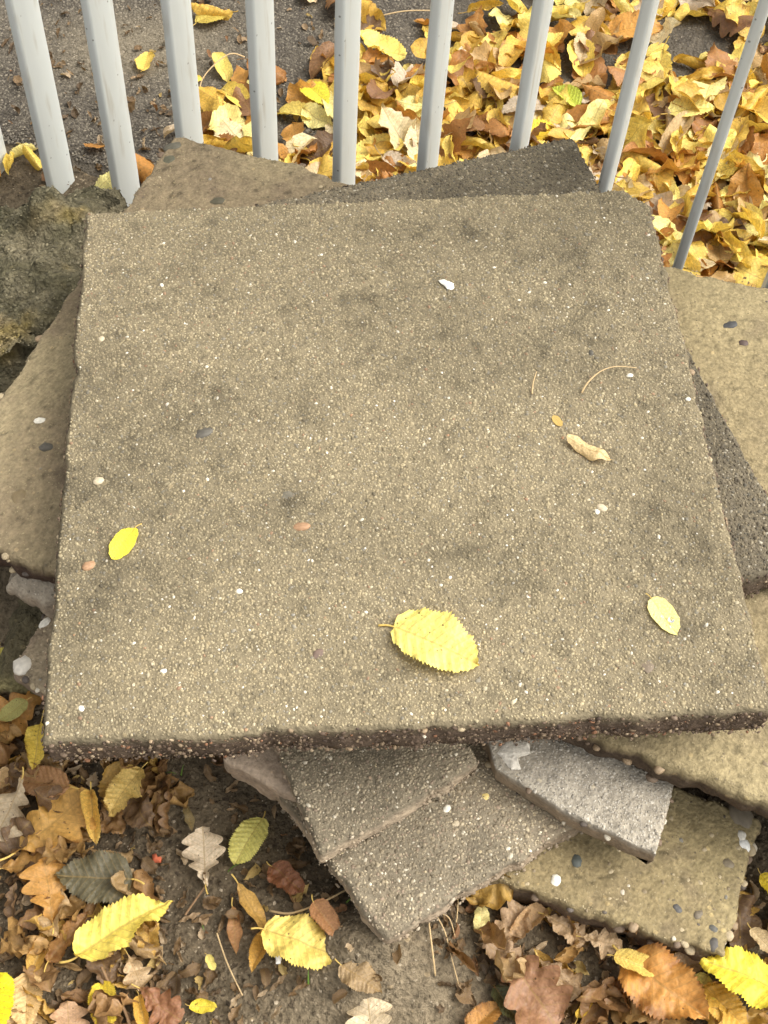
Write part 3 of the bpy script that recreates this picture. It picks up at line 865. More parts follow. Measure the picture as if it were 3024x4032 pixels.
# ------------------------------------------------------------------ railing
def bar_mesh(T, D, h, seed):
    """flat bar with rounded edges, swept up; the long side lies across the railing"""
    r = 0.0038; pts = []
    for cx, cy, a0 in ((T / 2 - r, D / 2 - r, 0), (-T / 2 + r, D / 2 - r, 90), (-T / 2 + r, -D / 2 + r, 180), (T / 2 - r, -D / 2 + r, 270)):
        for k in range(6):
            a = rad(a0 + k * 18); pts.append((cx + r * math.cos(a), cy + r * math.sin(a)))
    # shallow hollow along the wide faces as on a rolled section
    pr = []
    n = len(pts)
    for i in range(n):
        a, b = np.array(pts[i]), np.array(pts[(i + 1) % n]); pr.append(a)
        if np.linalg.norm(a - b) > .02:
            for f in (.2, .4, .6, .8):
                q = a + (b - a) * f; q[0] *= 1 - .16 * math.sin(math.pi * f); pr.append(q)
    pr = np.array(pr); m = len(pr); K = 60
    V = []
    for k in range(K + 1):
        V.append(p3(pr[:, 0], pr[:, 1], h * k / K))
    V = np.concatenate(V)
    V[:, 0] += .0004 * noise(V, 30, seed); V[:, 1] += .0005 * noise(V, 26, seed + 1)
    Q = np.concatenate([np.stack([k * m + np.arange(m), k * m + np.roll(np.arange(m), -1), (k + 1) * m + np.roll(np.arange(m), -1), (k + 1) * m + np.arange(m)], 1) for k in range(K)])
    return mesh_np('bar', V, quads=Q, ngons=[np.arange(m)[::-1], K * m + np.arange(m)])
railing = obj('railing', None, label='light grey painted metal railing of flat upright bars behind the slab pile', cat='railing')
railing.location = (FP[0], FP[1], 0)
lean = Vector((0.065, 0.024, 0.998)).normalized()
xax = Vector((FU[0], FU[1], 0)); yax = lean.cross(xax).normalized(); xax = yax.cross(lean)
railing.matrix_world = Matrix(((xax.x, yax.x, lean.x, FP[0]), (xax.y, yax.y, lean.y, FP[1]), (xax.z, yax.z, lean.z, 0), (0, 0, 0, 1)))
BARM = bar_mesh(.0130, .058, 1.33, 3); BARM.materials.append(M_RAIL)
for k in range(-7, 8):
    b_ = obj('bar', BARM, parent=railing)
    b_.location = (k * .113, 0, -.17)
def box_rail(name, x0, x1, z0, z1, d):
    b = .004
    y = d / 2
    prof = [(-y + b, z0), (y - b, z0), (y, z0 + b), (y, z1 - b), (y - b, z1), (-y + b, z1), (-y, z1 - b), (-y, z0 + b)]
    V = [(x0, a, c) for a, c in prof] + [(x1, a, c) for a, c in prof]
    Q = [(i, (i + 1) % 8, 8 + (i + 1) % 8, 8 + i) for i in range(8)]
    return obj(name, mesh_np(name, V, quads=Q, ngons=[list(range(8))[::-1], list(range(8, 16))], smooth=False), M_RAIL, parent=railing)
box_rail('top_rail', -1.0, 1.0, 1.155, 1.20, .066)

# ------------------------------------------------------------------ leaves
def prof_interp(v, pts):
    x = np.array([p[0] for p in pts]); y = np.array([p[1] for p in pts])
    i = np.clip(np.searchsorted(x, v, side='right') - 1, 0, len(x) - 2)
    f = (v - x[i]) / (x[i + 1] - x[i]); f = (1 - np.cos(np.pi * f)) / 2
    return y[i] * (1 - f) + y[i + 1] * f
ELM = [(0, .0), (.04, .12), (.13, .235), (.26, .295), (.42, .31), (.58, .285), (.74, .215), (.87, .12), (.95, .045), (1, 0)]
OAK = [(0, .015), (.08, .04), (.17, .13), (.24, .085), (.36, .25), (.44, .155), (.57, .36), (.655, .24), (.76, .37), (.83, .25), (.90, .23), (.96, .17), (1, .0)]
OAKENV = [(0, .012), (.06, .03), (.2, .15), (.4, .29), (.6, .385), (.75, .38), (.88, .28), (.96, .15), (1, 0)]
BIG = [(0, .0), (.03, .12), (.12, .225), (.28, .295), (.48, .325), (.66, .305), (.80, .245), (.91, .155), (.975, .07), (1, 0)]
OVAL = [(0, .0), (.06, .14), (.2, .235), (.45, .275), (.7, .25), (.88, .165), (.96, .08), (1, 0)]
LANCE = [(0, .0), (.1, .07), (.35, .145), (.6, .14), (.85, .07), (1, 0)]

def leaf_arrays(kind, nu, nv, seed, fold=0., bend=0., roll=0., wave=0., twist=0., crumple=0., petiole=.16, skew=.0, wide=1.0):
    rng = np.random.RandomState(seed)
    v = np.linspace(0, 1, nv + 1); u = np.linspace(-1, 1, nu + 1)
    prof = {'elm': ELM if seed % 3 else BIG, 'oak': OAK, 'oval': OVAL, 'lance': LANCE}[kind]
    wl = prof_interp(np.clip(v + .015 * rng.randn(), 0, 1), prof) * (1 + .05 * rng.randn())
    wr = prof_interp(np.clip(v + .02 * rng.randn(), 0, 1), prof) * (1 + .05 * rng.randn())
    if kind == 'oak':
        env = prof_interp(v, OAKENV); wl = None
        both = []
        for _ in range(2):
            q = 4.4 * v ** .95 + rng.uniform(-.16, .16)
            lob = np.abs(np.sin(np.pi * q)) ** .75
            both.append(env * (1 - .46 * (1 - lob) * sstep(.02, .2, v)))
        wl, wr = both
    if kind == 'elm':
        saw = np.where(np.arange(nv + 1) % 2 == 0, .016, -.022) * (1 + .5 * rng.rand(nv + 1)); 
    else:
        saw = np.zeros(nv + 1)
    wl = wl * wide; wr = wr * wide
    for w_ in (wl, wr):
        w_ *= 1 + .05 * np.interp(v, np.linspace(0, 1, 7), rng.randn(7))
    U, V = np.meshgrid(u, v, indexing='ij')
    w = np.where(U < 0, wl[None], wr[None])
    x = U * w * (1 + saw[None] * np.abs(U) ** 6 * 2)
    y = V + saw[None] * .25 * np.abs(U) ** 6
    au = np.abs(x)
    x0, y0 = x.copy(), y.copy()
    z = fold * au + wave * np.sin(2 * np.pi * (1.7 * V + rng.rand())) * U ** 2 + wave * .7 * np.sin(2 * np.pi * (3.1 * V + rng.rand()) + U) * np.abs(U)
    if kind in ('elm', 'oak'):
        t = (V - .62 * au) * 10
        amp = .030 if kind == 'elm' else .007
        z = z + amp * np.abs(np.sin(np.pi * t)) ** .8 * np.clip(np.abs(U) * 3, 0, 1)
    if crumple:
        q = np.stack([x.ravel(), y.ravel(), np.full(x.size, seed * .37)], 1)
        z = z + crumple * (fbm(q, 4.0, 3, seed).reshape(x.shape))
        x = x + crumple * .5 * noise(q, 3.3, seed + 3).reshape(x.shape)
    x = x + skew * (V - .5) ** 2
    if abs(roll) > 1e-3:
        zz = z; a = roll * x
        x, z = np.sin(a) / roll - zz * np.sin(a), (1 - np.cos(a)) / roll + zz * np.cos(a)
    if twist:
        a = twist * (V - .4); x, z = x * np.cos(a) - z * np.sin(a), x * np.sin(a) + z * np.cos(a)
    if abs(bend) > 1e-3:
        a = bend * (y - .5); zz = z
        y, z = .5 + np.sin(a) / bend - zz * np.sin(a), (1 - np.cos(a)) / bend + zz * np.cos(a)
    P = np.stack([x, y, z], -1).reshape(-1, 3)
    uv = np.stack([x0 + .5, y0], -1).reshape(-1, 2)
    edge = np.abs(U).ravel()
    Q = grid_quads(nu, nv)
    if petiole:
        mid = nu // 2
        b0 = P[mid * (nv + 1) + 0]; d = b0 - P[mid * (nv + 1) + 2]; d /= np.linalg.norm(d)
        k = np.linspace(-.3, 1, 6)[:, None]
        side = np.array([rng.uniform(-.5, .5), 0, rng.uniform(-.05, .25)])
        pts = b0 + d * petiole * k + side * petiole * np.clip(k, 0, 1) ** 2
        Vt, Qt, _ = tube(pts, np.linspace(.009, .012, 6), 4)
        off = len(P)
        P = np.concatenate([P, Vt]); Q = np.concatenate([Q, Qt + off])
        uv = np.concatenate([uv, np.tile([.5, -.02], (len(Vt), 1))]); edge = np.concatenate([edge, np.zeros(len(Vt))])
    return P, Q, uv, edge

def leaf_mesh(kind, seed, nu=10, nv=None, **k):
    nv = nv or {'elm': 40, 'oak': 44, 'oval': 18, 'lance': 18}[kind]
    P, Q, uv, e = leaf_arrays(kind, nu, nv, seed, **k)
    me = mesh_np('leaf', P, quads=Q, uv=uv, edge=e)
    me.materials.append(M_LEAF)
    return me, P

YEL = (.82, .61, .12); LEM = (.88, .77, .30); PALE = (.80, .70, .34); GOLD = (.70, .45, .08); ORAN = (.56, .28, .06); TAN = (.52, .34, .14); BRN = (.26, .125, .045)
DKB = (.13, .072, .035); PTAN = (.56, .45, .32); YGR = (.55, .55, .09); OLV = (.15, .12, .055); RED = (.30, .10, .04); CREAM = (.78, .65, .38)

def place(o, P, base, tip, zrest, pitch=0., roll=0., flip=False, scale=None):
    """lay leaf mesh P (unit length along y) from base to tip with its lowest point at zrest"""
    b = Vector((base[0], base[1], 0)); t = Vector((tip[0], tip[1], 0)); d = t - b
    L = d.length if scale is None else scale
    ang = math.atan2(d.y, d.x) - math.pi / 2
    R = Matrix.Rotation(ang, 3, 'Z') @ Matrix.Rotation(pitch, 3, 'X') @ Matrix.Rotation(roll, 3, 'Y')
    if flip:
        R = R @ Matrix.Rotation(math.pi, 3, 'Y')
    Rn = np.array(R)
    W = P @ Rn.T * L
    o.matrix_world = Matrix.Translation((base[0], base[1], zrest - W[:, 2].min())) @ (R.to_4x4() @ Matrix.Scale(L, 4))
    return W

def gz(x, y):
    return float(ground_z(np.array([x]), np.array([y]))[0]) if beyond(x, y) < .06 else ZB
def bk(x, y):
    """the drift was first laid out on level ground; the path lies lower, so it lies farther back"""
    return -.0015 + (x + .0015) * 1.096, -.705 + (y + .705) * 1.096

HC = []
def near_hero(x, y, d):
    return any((x - a) ** 2 + (y - b) ** 2 < d * d for a, b in HC)
def hero(label, kind, base, tip, z, color, brown=.3, seed=1, pitch=0., roll_=0., flip=False, stalk=True, name=None, **k):
    pet = k.pop('petiole', .16)
    HC.append(((base[0] + tip[0]) / 2, (base[1] + tip[1]) / 2))
    me, P = leaf_mesh(kind, seed, nu=14 if kind != 'oval' else 12, nv={'elm': 52, 'oak': 56, 'oval': 24, 'lance': 24}[kind], petiole=0, **k)
    o = obj(name or {'elm': 'elm_leaf', 'oak': 'oak_leaf', 'oval': 'oval_leaf', 'lance': 'narrow_leaf'}[kind], me, label=label, cat='leaf')
    o.color = tuple(color) + (brown,)
    if z < .1 and base[1] < -.2:
        z = z + float(mound((base[0] + tip[0]) / 2, (base[1] + tip[1]) / 2))
    W = place(o, P, base, tip, z, pitch, roll_, flip)
    if pet:
        mid = 14 // 2 if kind != 'oval' else 6
        nvv = {'elm': 52, 'oak': 56, 'oval': 24, 'lance': 24}[kind] + 1
        b0 = P[mid * nvv]; d = b0 - P[mid * nvv + 3]; d /= np.linalg.norm(d)
        rr = np.random.RandomState(seed + 5); kk = np.linspace(-.12, 1, 8)[:, None]
        pts = b0 + d * pet * kk + np.array([rr.uniform(-.4, .4), 0, 0]) * pet * np.clip(kk, 0, 1) ** 2
        Vt, Qt, ng = tube(pts, np.linspace(.010, .014, 8), 6)
        obj('stalk', mesh_np('stalk', Vt, quads=Qt, ngons=ng), M_STEM, parent=o)
    return o

ZT = .2615
big = hero('large bright yellow serrated leaf lying at the front middle of the top slab', 'elm', (.003, -.212), (.073, -.251), ZT, (.88, .75, .20), .06, seed=3, fold=.20, wave=.025, bend=-.35, petiole=.16)
drop_leaf = hero('pale yellow oval leaf with water drops near the right edge of the top slab', 'oval', (.224, -.193), (.241, -.229), ZT, (.88, .80, .30), -.1, seed=3, fold=.18, bend=.1, petiole=.15)
hero('small yellow oval leaf with a brown speck on the left of the top slab', 'oval', (-.224, -.103), (-.241, -.136), ZT, (.85, .72, .06), .0, seed=4, fold=.10, bend=-.5, twist=.5, petiole=.18)
hero('curled dry straw coloured leaf husk on the right half of the top slab', 'lance', (.169, -.025), (.210, -.052), ZT, (.74, .55, .28), .12, seed=5, roll=6.5, crumple=.09, twist=.7, bend=-.3, petiole=.0, wide=1.35, flip=True, name='dry_leaf')
hero('tiny orange brown oval leaf scrap just above the dry husk on the top slab', 'oval', (.1605, .005), (.1670, -.008), ZT, (.62, .42, .12), -.1, seed=6, bend=.3, petiole=0)

LV = [  # label, kind, base, tip, z lift, colour, browning, seed, extras
 ('large tan oak leaf with rounded lobes lying left below the top slab corner', 'oak', (-.365, -.322), (-.300, -.258), .018, (.56, .32, .085), .25, 11, dict(wave=.03, bend=.4, fold=.08)),
 ('orange brown oak leaf below the large tan oak leaf at the left', 'oak', (-.322, -.386), (-.338, -.325), .016, (.52, .27, .07), .2, 12, dict(wave=.05, bend=.5, crumple=.03)),
 ('brown oak leaf half hidden under the large tan oak leaf at the left', 'oak', (-.380, -.330), (-.320, -.322), .006, (.46, .25, .07), .35, 13, dict(wave=.05, bend=.4)),
 ('dark grey green serrated leaf lying flat beside the two oak leaves at the left', 'elm', (-.251, -.348), (-.325, -.343), .022, (.115, .10, .055), .0, 14, dict(wave=.02, fold=.06, wide=1.1)),
 ('long bright yellow serrated leaf with ribbed veins on the soil at the lower left', 'elm', (-.296, -.418), (-.211, -.369), .020, (.86, .70, .14), .26, 16, dict(fold=.2, bend=-.35, wave=.03, roll=1.2, wide=.82)),
 ('half folded yellow brown leaf pointing up near the lower left edge', 'elm', (-.342, -.429), (-.324, -.383), .012, (.58, .36, .09), .4, 16, dict(fold=.7, bend=.5, roll=2.0)),
 ('pinkish tan serrated leaf hanging down at the lower left edge', 'elm', (-.342, -.428), (-.338, -.480), .014, (.66, .45, .20), .2, 17, dict(fold=.25, bend=-.3)),
 ('yellow leaf with an orange fold at the bottom left of the bare soil', 'elm', (-.275, -.438), (-.266, -.480), .012, (.80, .60, .06), .25, 18, dict(fold=.3, bend=-.6, roll=1.2)),
 ('vivid yellow leaf cut off by the bottom left corner of the picture', 'elm', (-.372, -.428), (-.356, -.484), .02, (.88, .74, .02), .0, 19, dict(fold=.2, bend=-.3)),
 ('rolled brown ribbed leaf lying to the left of the long yellow leaf', 'elm', (-.326, -.418), (-.292, -.372), .010, (.38, .20, .07), .45, 20, dict(roll=4.0, fold=.3, twist=.5, crumple=.03)),
 ('dull yellow leaf hanging from under the front left of the top slab', 'elm', (-.250, -.240), (-.280, -.286), .02, (.68, .48, .14), .3, 21, dict(roll=1.6, bend=-.4, wave=.05)),
 ('folded yellow leaf with a pale inside edge beside the large tan oak leaf', 'elm', (-.300, -.258), (-.291, -.312), .016, (.74, .50, .13), .25, 22, dict(fold=1.1, roll=1.5, twist=.3)),
 ('pale whitish oak leaf on the bare soil in front of the pile', 'oak', (-.183, -.352), (-.188, -.296), .006, (.62, .50, .35), .0, 23, dict(wave=.06, bend=.4, fold=.15)),
 ('pale yellow green serrated leaf with dark spots on the soil in front', 'elm', (-.131, -.287), (-.157, -.333), .008, (.66, .60, .16), .05, 24, dict(fold=.15, bend=-.4)),
 ('twisted narrow orange brown leaf standing over the soil in front', 'lance', (-.153, -.352), (-.122, -.402), .012, (.52, .31, .08), .3, 25, dict(roll=4.5, twist=1.5, bend=.6)),
 ('orange brown folded leaf hanging from the twisted narrow leaf', 'elm', (-.122, -.400), (-.137, -.436), .008, (.56, .32, .07), .35, 26, dict(fold=.6, bend=-.5, roll=1.5)),
 ('yellow ribbed leaf with a white speck on the soil at the bottom middle', 'elm', (-.124, -.402), (-.056, -.429), .006, (.78, .60, .15), .1, 27, dict(fold=.12, bend=-.2, wave=.03)),
 ('narrow red brown leaf left of the twisted orange leaf', 'lance', (-.158, -.371), (-.152, -.418), .006, (.36, .18, .07), .4, 28, dict(roll=5, twist=.6)),
 ('small bright yellow curled leaf at the bottom left of the soil', 'oval', (-.194, -.459), (-.168, -.462), .004, (.76, .60, .06), .1, 29, dict(roll=3.5, bend=.5)),
 ('crumpled red brown leaf at the bottom left next to a stalk', 'oak', (-.240, -.445), (-.200, -.474), .010, (.28, .125, .06), .3, 30, dict(crumple=.12, roll=1.5)),
 ('pale tan oak leaf tip right of the long yellow leaf', 'oak', (-.253, -.413), (-.236, -.446), .006, (.52, .37, .21), .1, 31, dict(wave=.08, roll=1.2)),
 ('faded grey leaf at the left edge beside the large tan oak leaf', 'oak', (-.366, -.246), (-.388, -.308), .014, (.48, .38, .25), .1, 32, dict(wave=.05, bend=.3)),
 ('brown ribbed leaf just below the front left corner of the top slab', 'elm', (-.320, -.254), (-.372, -.243), .018, (.36, .185, .075), .3, 33, dict(fold=.2, bend=-.3)),
 ('twisted yellow leaf with a long stalk against the left side of the top slab', 'elm', (-.356, -.187), (-.358, -.236), .026, (.74, .56, .10), .25, 34, dict(fold=.6, twist=.8, roll=1.4, petiole=.35)),
 ('brown oak leaf at the left edge beneath a small green leaf', 'oak', (-.358, -.150), (-.415, -.196), .014, (.48, .25, .07), .3, 35, dict(wave=.05, bend=.4, roll=.8)),
 ('small green and brown oval leaf on the brown oak leaf at the left edge', 'oval', (-.371, -.164), (-.396, -.186), .034, (.32, .30, .09), .15, 36, dict(fold=.25, bend=.3)),
 ('mottled green yellow leaf at the left edge beside the buff slab corner', 'elm', (-.412, -.096), (-.402, -.138), .014, (.48, .42, .08), .2, 37, dict(wave=.05, crumple=.04)),
 ('pinkish oak leaf lobes poking in at the bottom left edge', 'oak', (-.298, -.500), (-.303, -.453), .004, (.52, .32, .18), .15, 38, dict(wave=.07, bend=.4)),
 ('yellow orange folded leaf at the bottom beside the crumpled red brown leaf', 'elm', (-.240, -.450), (-.230, -.482), .008, (.66, .40, .08), .3, 39, dict(fold=.8, roll=1.5)),
 ('tiny pale yellow curled leaf right of the long yellow leaf', 'oval', (-.180, -.415), (-.172, -.429), .006, (.74, .62, .18), .0, 40, dict(roll=3)),
 ('small dark olive twisted leaf on the soil under the slab edge', 'lance', (-.209, -.266), (-.199, -.300), .006, (.24, .18, .08), .2, 41, dict(roll=4, twist=1.2, crumple=.05)),
 ('dark red curled leaf on the soil beside the dark slab corner', 'elm', (-.121, -.335), (-.090, -.363), .008, (.24, .095, .045), .3, 42, dict(crumple=.15, roll=2.5)),
 ('orange brown leaf on the soil left of the blunt dark slab corner', 'elm', (-.079, -.380), (-.055, -.413), .004, (.36, .18, .08), .3, 43, dict(fold=.3, bend=-.4, roll=1)),
 ('dull brown serrated leaf above the cream oak leaf at the bottom middle', 'elm', (-.054, -.437), (-.018, -.463), .003, (.34, .235, .12), .15, 44, dict(wave=.04, bend=-.3)),
 ('cream oak leaf cut off by the bottom edge in the middle', 'oak', (-.028, -.515), (-.031, -.457), .005, (.70, .57, .38), .0, 45, dict(wave=.04, bend=.3)),
 ('small pale yellow round leaf with its stalk down beside the low slabs', 'oval', (.074, -.408), (.078, -.381), .008, (.78, .68, .28), .05, 46, dict(fold=.15, wave=.06, petiole=.2)),
 ('dry brown curled leaf at the foot of the low slabs', 'oak', (.076, -.411), (.106, -.440), .012, (.36, .24, .14), .2, 47, dict(crumple=.12, roll=2)),
 ('yellow serrated leaf at the front right among dry brown leaves', 'elm', (.192, -.434), (.228, -.450), .028, (.80, .60, .16), .2, 48, dict(fold=.6, bend=-.5, roll=1.0)),
 ('large orange brown ribbed leaf at the bottom right', 'elm', (.202, -.433), (.268, -.492), .020, (.58, .28, .07), .42, 49, dict(fold=.22, bend=-.3, wave=.05, crumple=.03)),
 ('large vivid yellow serrated leaf at the right edge below the olive slab', 'elm', (.340, -.474), (.268, -.441), .030, (.86, .70, .07), .02, 50, dict(fold=.1, bend=-.2, wave=.03)),
 ('big curled brown oak leaf with a red rib at the bottom right of the soil', 'oak', (.088, -.418), (.136, -.492), .012, (.32, .165, .085), .25, 51, dict(roll=1.8, crumple=.08, bend=-.4)),
 ('dark green brown leaf under the big curled brown oak leaf', 'elm', (.084, -.452), (.108, -.490), .004, (.10, .105, .045), .1, 52, dict(roll=1.5, fold=.3)),
 ('small golden curled leaf standing in the gap at the bottom right', 'oval', (.155, -.484), (.171, -.459), .014, (.66, .44, .06), .2, 53, dict(roll=2.5, fold=.5)),
 ('dry tan oak leaf curled up right under the front of the lowest slab', 'oak', (.136, -.392), (.170, -.418), .010, (.44, .30, .17), .1, 54, dict(crumple=.14, roll=2.6)),
 ('pale curly dry oak leaf lying beside the yellow serrated leaf at the front right', 'oak', (.166, -.411), (.203, -.424), .012, (.54, .38, .22), .1, 55, dict(crumple=.12, roll=1.8)),
 ('dry brown leaf leaning on the corner of the lowest slab', 'oak', (.080, -.417), (.122, -.388), .012, (.42, .28, .16), .15, 56, dict(crumple=.10, roll=2.2)),
 ('ribbed dry brown leaf in the hollow below the lowest slab', 'oak', (.126, -.432), (.158, -.466), .012, (.40, .27, .15), .2, 57, dict(crumple=.12, roll=2.4)),
 ('long brown folded leaf pointing at the corner of the lowest slab', 'elm', (.138, -.386), (.098, -.420), .012, (.45, .29, .15), .2, 58, dict(fold=.8, roll=1.6)),
 ('brown ribbed scrap between the orange leaf and the vivid yellow leaf', 'elm', (.240, -.444), (.280, -.437), .010, (.38, .26, .15), .2, 59, dict(roll=3.4, crumple=.06)),
 ('pale curled leaf at the right edge above the vivid yellow leaf', 'elm', (.322, -.412), (.345, -.440), .020, (.62, .47, .26), .1, 60, dict(roll=4, bend=.5)),
 ('yellow leaf poking in at the right edge beside the lowest slab', 'elm', (.343, -.360), (.362, -.390), .012, (.78, .58, .04), .05, 61, dict(fold=.3, roll=.8)),
 ('limp yellow green leaf next to the large orange brown leaf', 'elm', (.279, -.449), (.254, -.472), .008, (.60, .52, .16), .1, 62, dict(crumple=.10, roll=1.5)),
 ('round golden leaf at the bottom right edge', 'oval', (.265, -.472), (.292, -.497), .012, (.66, .52, .08), .2, 63, dict(wave=.06, fold=.1)),
 ('orange leaf under the vivid yellow leaf at the bottom right corner', 'elm', (.272, -.459), (.304, -.502), .014, (.64, .38, .07), .3, 64, dict(fold=.3, bend=-.3)),
 ('orange brown leaf with dark edge at the bottom right of the soil', 'elm', (.056, -.492), (.090, -.466), .006, (.46, .22, .05), .4, 65, dict(fold=.3, roll=1)),
]
for lab, kind, b_, t_, z, c, br, sd, ex in LV:
    ex['crumple'] = ex.get('crumple', 0) + rp.uniform(.02, .05); ex['wave'] = ex.get('wave', 0) + .02
    hero(lab, kind, b_, t_, z + .003, c, br + .06, sd, pitch=rp.uniform(-.12, .16), roll_=rp.uniform(-.25, .25), **ex)

# --- the drift behind the railing: 230 leaves one by one, the rest underneath as litter
rl = np.random.RandomState(99)
POOL = {}
for kind, n in (('elm', 14), ('oak', 5), ('oval', 4), ('lance', 3)):
    for s in range(n):
        c = rl.rand()
        kw = dict(fold=rl.uniform(0, .35), bend=rl.uniform(-.9, .7), wave=rl.uniform(0, .06), twist=rl.uniform(-.5, .5))
        if c > .45:
            kw.update(roll=rl.uniform(1.2, 4.0), crumple=rl.uniform(.02, .07))
        if c > .85:
            kw.update(fold=rl.uniform(.5, 1.0))
        POOL.setdefault(kind, []).append((leaf_mesh(kind, 200 + s + 50 * len(POOL), nu=8, nv={'elm': 36, 'oak': 40, 'oval': 14, 'lance': 14}[kind], petiole=rl.uniform(.08, .25), **kw), kw))
CLASSES = [  # label stem, colours, browning range, kinds, weight
 ('yellow', [YEL, LEM, (.84, .66, .16), (.80, .58, .12)], (-.05, .3), [('elm', .75), ('oval', .25)], .33),
 ('golden', [GOLD, (.70, .46, .08), (.62, .38, .06)], (.15, .4), [('elm', .85), ('oval', .1), ('lance', .05)], .24),
 ('orange brown', [ORAN, (.46, .21, .045), (.40, .18, .05)], (.1, .4), [('elm', .7), ('oak', .3)], .18),
 ('pale tan', [CREAM, TAN, PTAN, (.66, .5, .28)], (0, .25), [('elm', .6), ('oak', .25), ('oval', .15)], .18),
 ('dark brown', [BRN, DKB, (.22, .11, .05)], (.1, .3), [('elm', .6), ('oak', .4)], .07)]
def pick_class(r):
    k = r.choice(len(CLASSES), p=[c[4] for c in CLASSES]); c = CLASSES[k]
    col = np.array(c[1][r.randint(len(c[1]))]) * r.uniform(.85, 1.12)
    kind = c[3][r.choice(len(c[3]), p=[q[1] for q in c[3]])][0]
    return c[0], np.clip(col, 0, .9), r.uniform(*c[2]), kind

def cover(x, y):
    """how thickly leaves lie behind the railing (0..1)"""
    b = beyond(x, y)
    n = float(fbm(np.array([[x, y, 0.]]), 6, 3, 18)[0])
    edge = x - (-.17 + .52 * max(0, y - .62)) + .10 * n
    d = 1 / (1 + math.exp(-edge * 26))
    # thinner towards the far right of the path, and a few bare holes
    d *= 1 - .75 / (1 + math.exp(-(y - (.80 + .12 * n)) * 28)) if x > .02 else 1
    for hx, hy, hr in ((.37, .56, .03), (.29, .80, .05), (.50, .88, .05), (-.09, .70, .06), (.10, .99, .09), (-.08, .94, .11), (.02, 1.0, .09)):
        d *= 1 - .9 * math.exp(-((x - hx) ** 2 + (y - hy) ** 2) / hr ** 2)
    if b < -.10:
        d *= max(0, 1 + (b + .10) / .10)
    return d
def free(x, y):
    """not under the slabs in front of the railing"""
    b = beyond(x, y)
    if b > -.045:
        return True
    if x > .30 and y > .33 - .38 * (x - .30) and b > -.2:
        return True
    return False

# individual, on top
ORD = ['first', 'second', 'third', 'fourth', 'fifth', 'sixth', 'seventh', 'eighth', 'ninth', 'tenth', 'eleventh', 'twelfth', 'thirteenth']
def whereabouts(x, y):
    """between which two bars (counted from the left of the picture) and how deep a leaf lies"""
    b = beyond(x, y)
    cb = beyond(-.0015, -.705); f = cb / (cb - b)
    X = -.0015 + (x + .0015) * f; Y = -.705 + (y + .705) * f
    k = ((X - FP[0]) * FU[0] + (Y - FP[1]) * FU[1]) / .113
    g = int(min(max(math.floor(k) + 6, 1), 11))
    deep = 'right behind' if b < .08 else 'close behind' if b < .16 else 'a little behind' if b < .24 else 'some way behind' if b < .32 else 'well behind' if b < .42 else 'far behind'
    return ('in front of' if b < 0 else deep) + f' the {ORD[g - 1]} and {ORD[g]} bars'
def drift_leaf(x, y, lift, cls=None, ang=None, size=None):
    nm, col, br, kind = pick_class(rl) if cls is None else cls
    (me, P), kw = POOL[kind][rl.randint(len(POOL[kind]))]
    a = rl.uniform(0, 6.283) if ang is None else ang
    L = size or {'elm': rl.uniform(.060, .098), 'oak': rl.uniform(.07, .105), 'oval': rl.uniform(.032, .05), 'lance': rl.uniform(.045, .07)}[kind]
    o = obj({'elm': 'elm_leaf', 'oak': 'oak_leaf', 'oval': 'oval_leaf', 'lance': 'narrow_leaf'}[kind], me, cat='leaf')
    o.color = tuple(col) + (br,)
    x, y = bk(x, y)
    d = (math.cos(a) * L / 2, math.sin(a) * L / 2)
    place(o, P, (x - d[0], y - d[1]), (x + d[0], y + d[1]), gz(x, y) + lift, rl.normal() * .22, rl.normal() * .25, rl.rand() < .4)
    kk = {'elm': 'serrated', 'oak': 'lobed oak', 'oval': 'small oval', 'lance': 'narrow'}[kind]
    curled = 'curled ' if kw.get('roll', 0) > 1.2 else ''
    where = whereabouts(x, y)
    big_ = 'large ' if L > .086 else 'smaller ' if L < .070 else ''
    o['label'] = f'{big_}{curled}{nm} {kk} leaf {where}'
    o['group'] = 'leaves in the drift behind the railing'
    return o
n = 0
taken = []
while n < 225:
    x, y = rl.uniform(-.25, .68), rl.uniform(.22, 1.03)
    if not free(*bk(x, y)) or rl.rand() > cover(x, y):
        continue
    if any((x - q[0]) ** 2 + (y - q[1]) ** 2 < .024 ** 2 for q in taken):
        continue
    taken.append((x, y))
    drift_leaf(x, y, .006 + .022 * rl.rand() * cover(x, y))
    n += 1
for x, y in ((-.49, .68), (-.47, .66), (-.50, .65), (-.44, .63), (-.39, .69), (-.35, .62), (-.36, .60), (-.24, .97), (-.33, .87), (-.26, .82), (-.23, .77), (-.25, .75), (-.22, .70), (-.19, .68), (-.24, .71), (-.21, .73), (-.20, .66), (-.21, .63), (-.17, .79), (-.15, .83), (-.52, .63), (-.30, .62)):
    drift_leaf(x, y, .002 + .006 * rl.rand(), size=rl.uniform(.034, .055) if x < -.3 else None)
# two leaves that stand out in the drift
def special(label, x, y, L, ang, col, br, seed, lift=.03, **k):
    x, y = bk(x, y); lift = lift + ZB
    d = (math.cos(ang) * L / 2, math.sin(ang) * L / 2)
    return hero(label, 'elm', (x - d[0], y - d[1]), (x + d[0], y + d[1]), lift, col, br, seed, **k)
special('lime green serrated leaf standing out in the drift behind the eighth bar', .272, .726, .06, 2.2, (.52, .60, .07), .0, 301, .035, fold=.35, bend=-.4, roll=1.2)
special('pale yellow pointed leaf on top of the drift at the right of the railing', .445, .690, .075, .1, (.86, .74, .24), .0, 302, .035, fold=.25, bend=-.3)
special('bright golden leaf against the railing beside the dark slab corner', .225, .655, .07, .5, (.84, .56, .03), .1, 303, .03, fold=.3, bend=-.5)
special('yellow and green leaf lying on the path between the bars left of centre', -.075, .765, .065, -1.0, (.74, .66, .05), .05, 304, .02, fold=.2, bend=-.4)
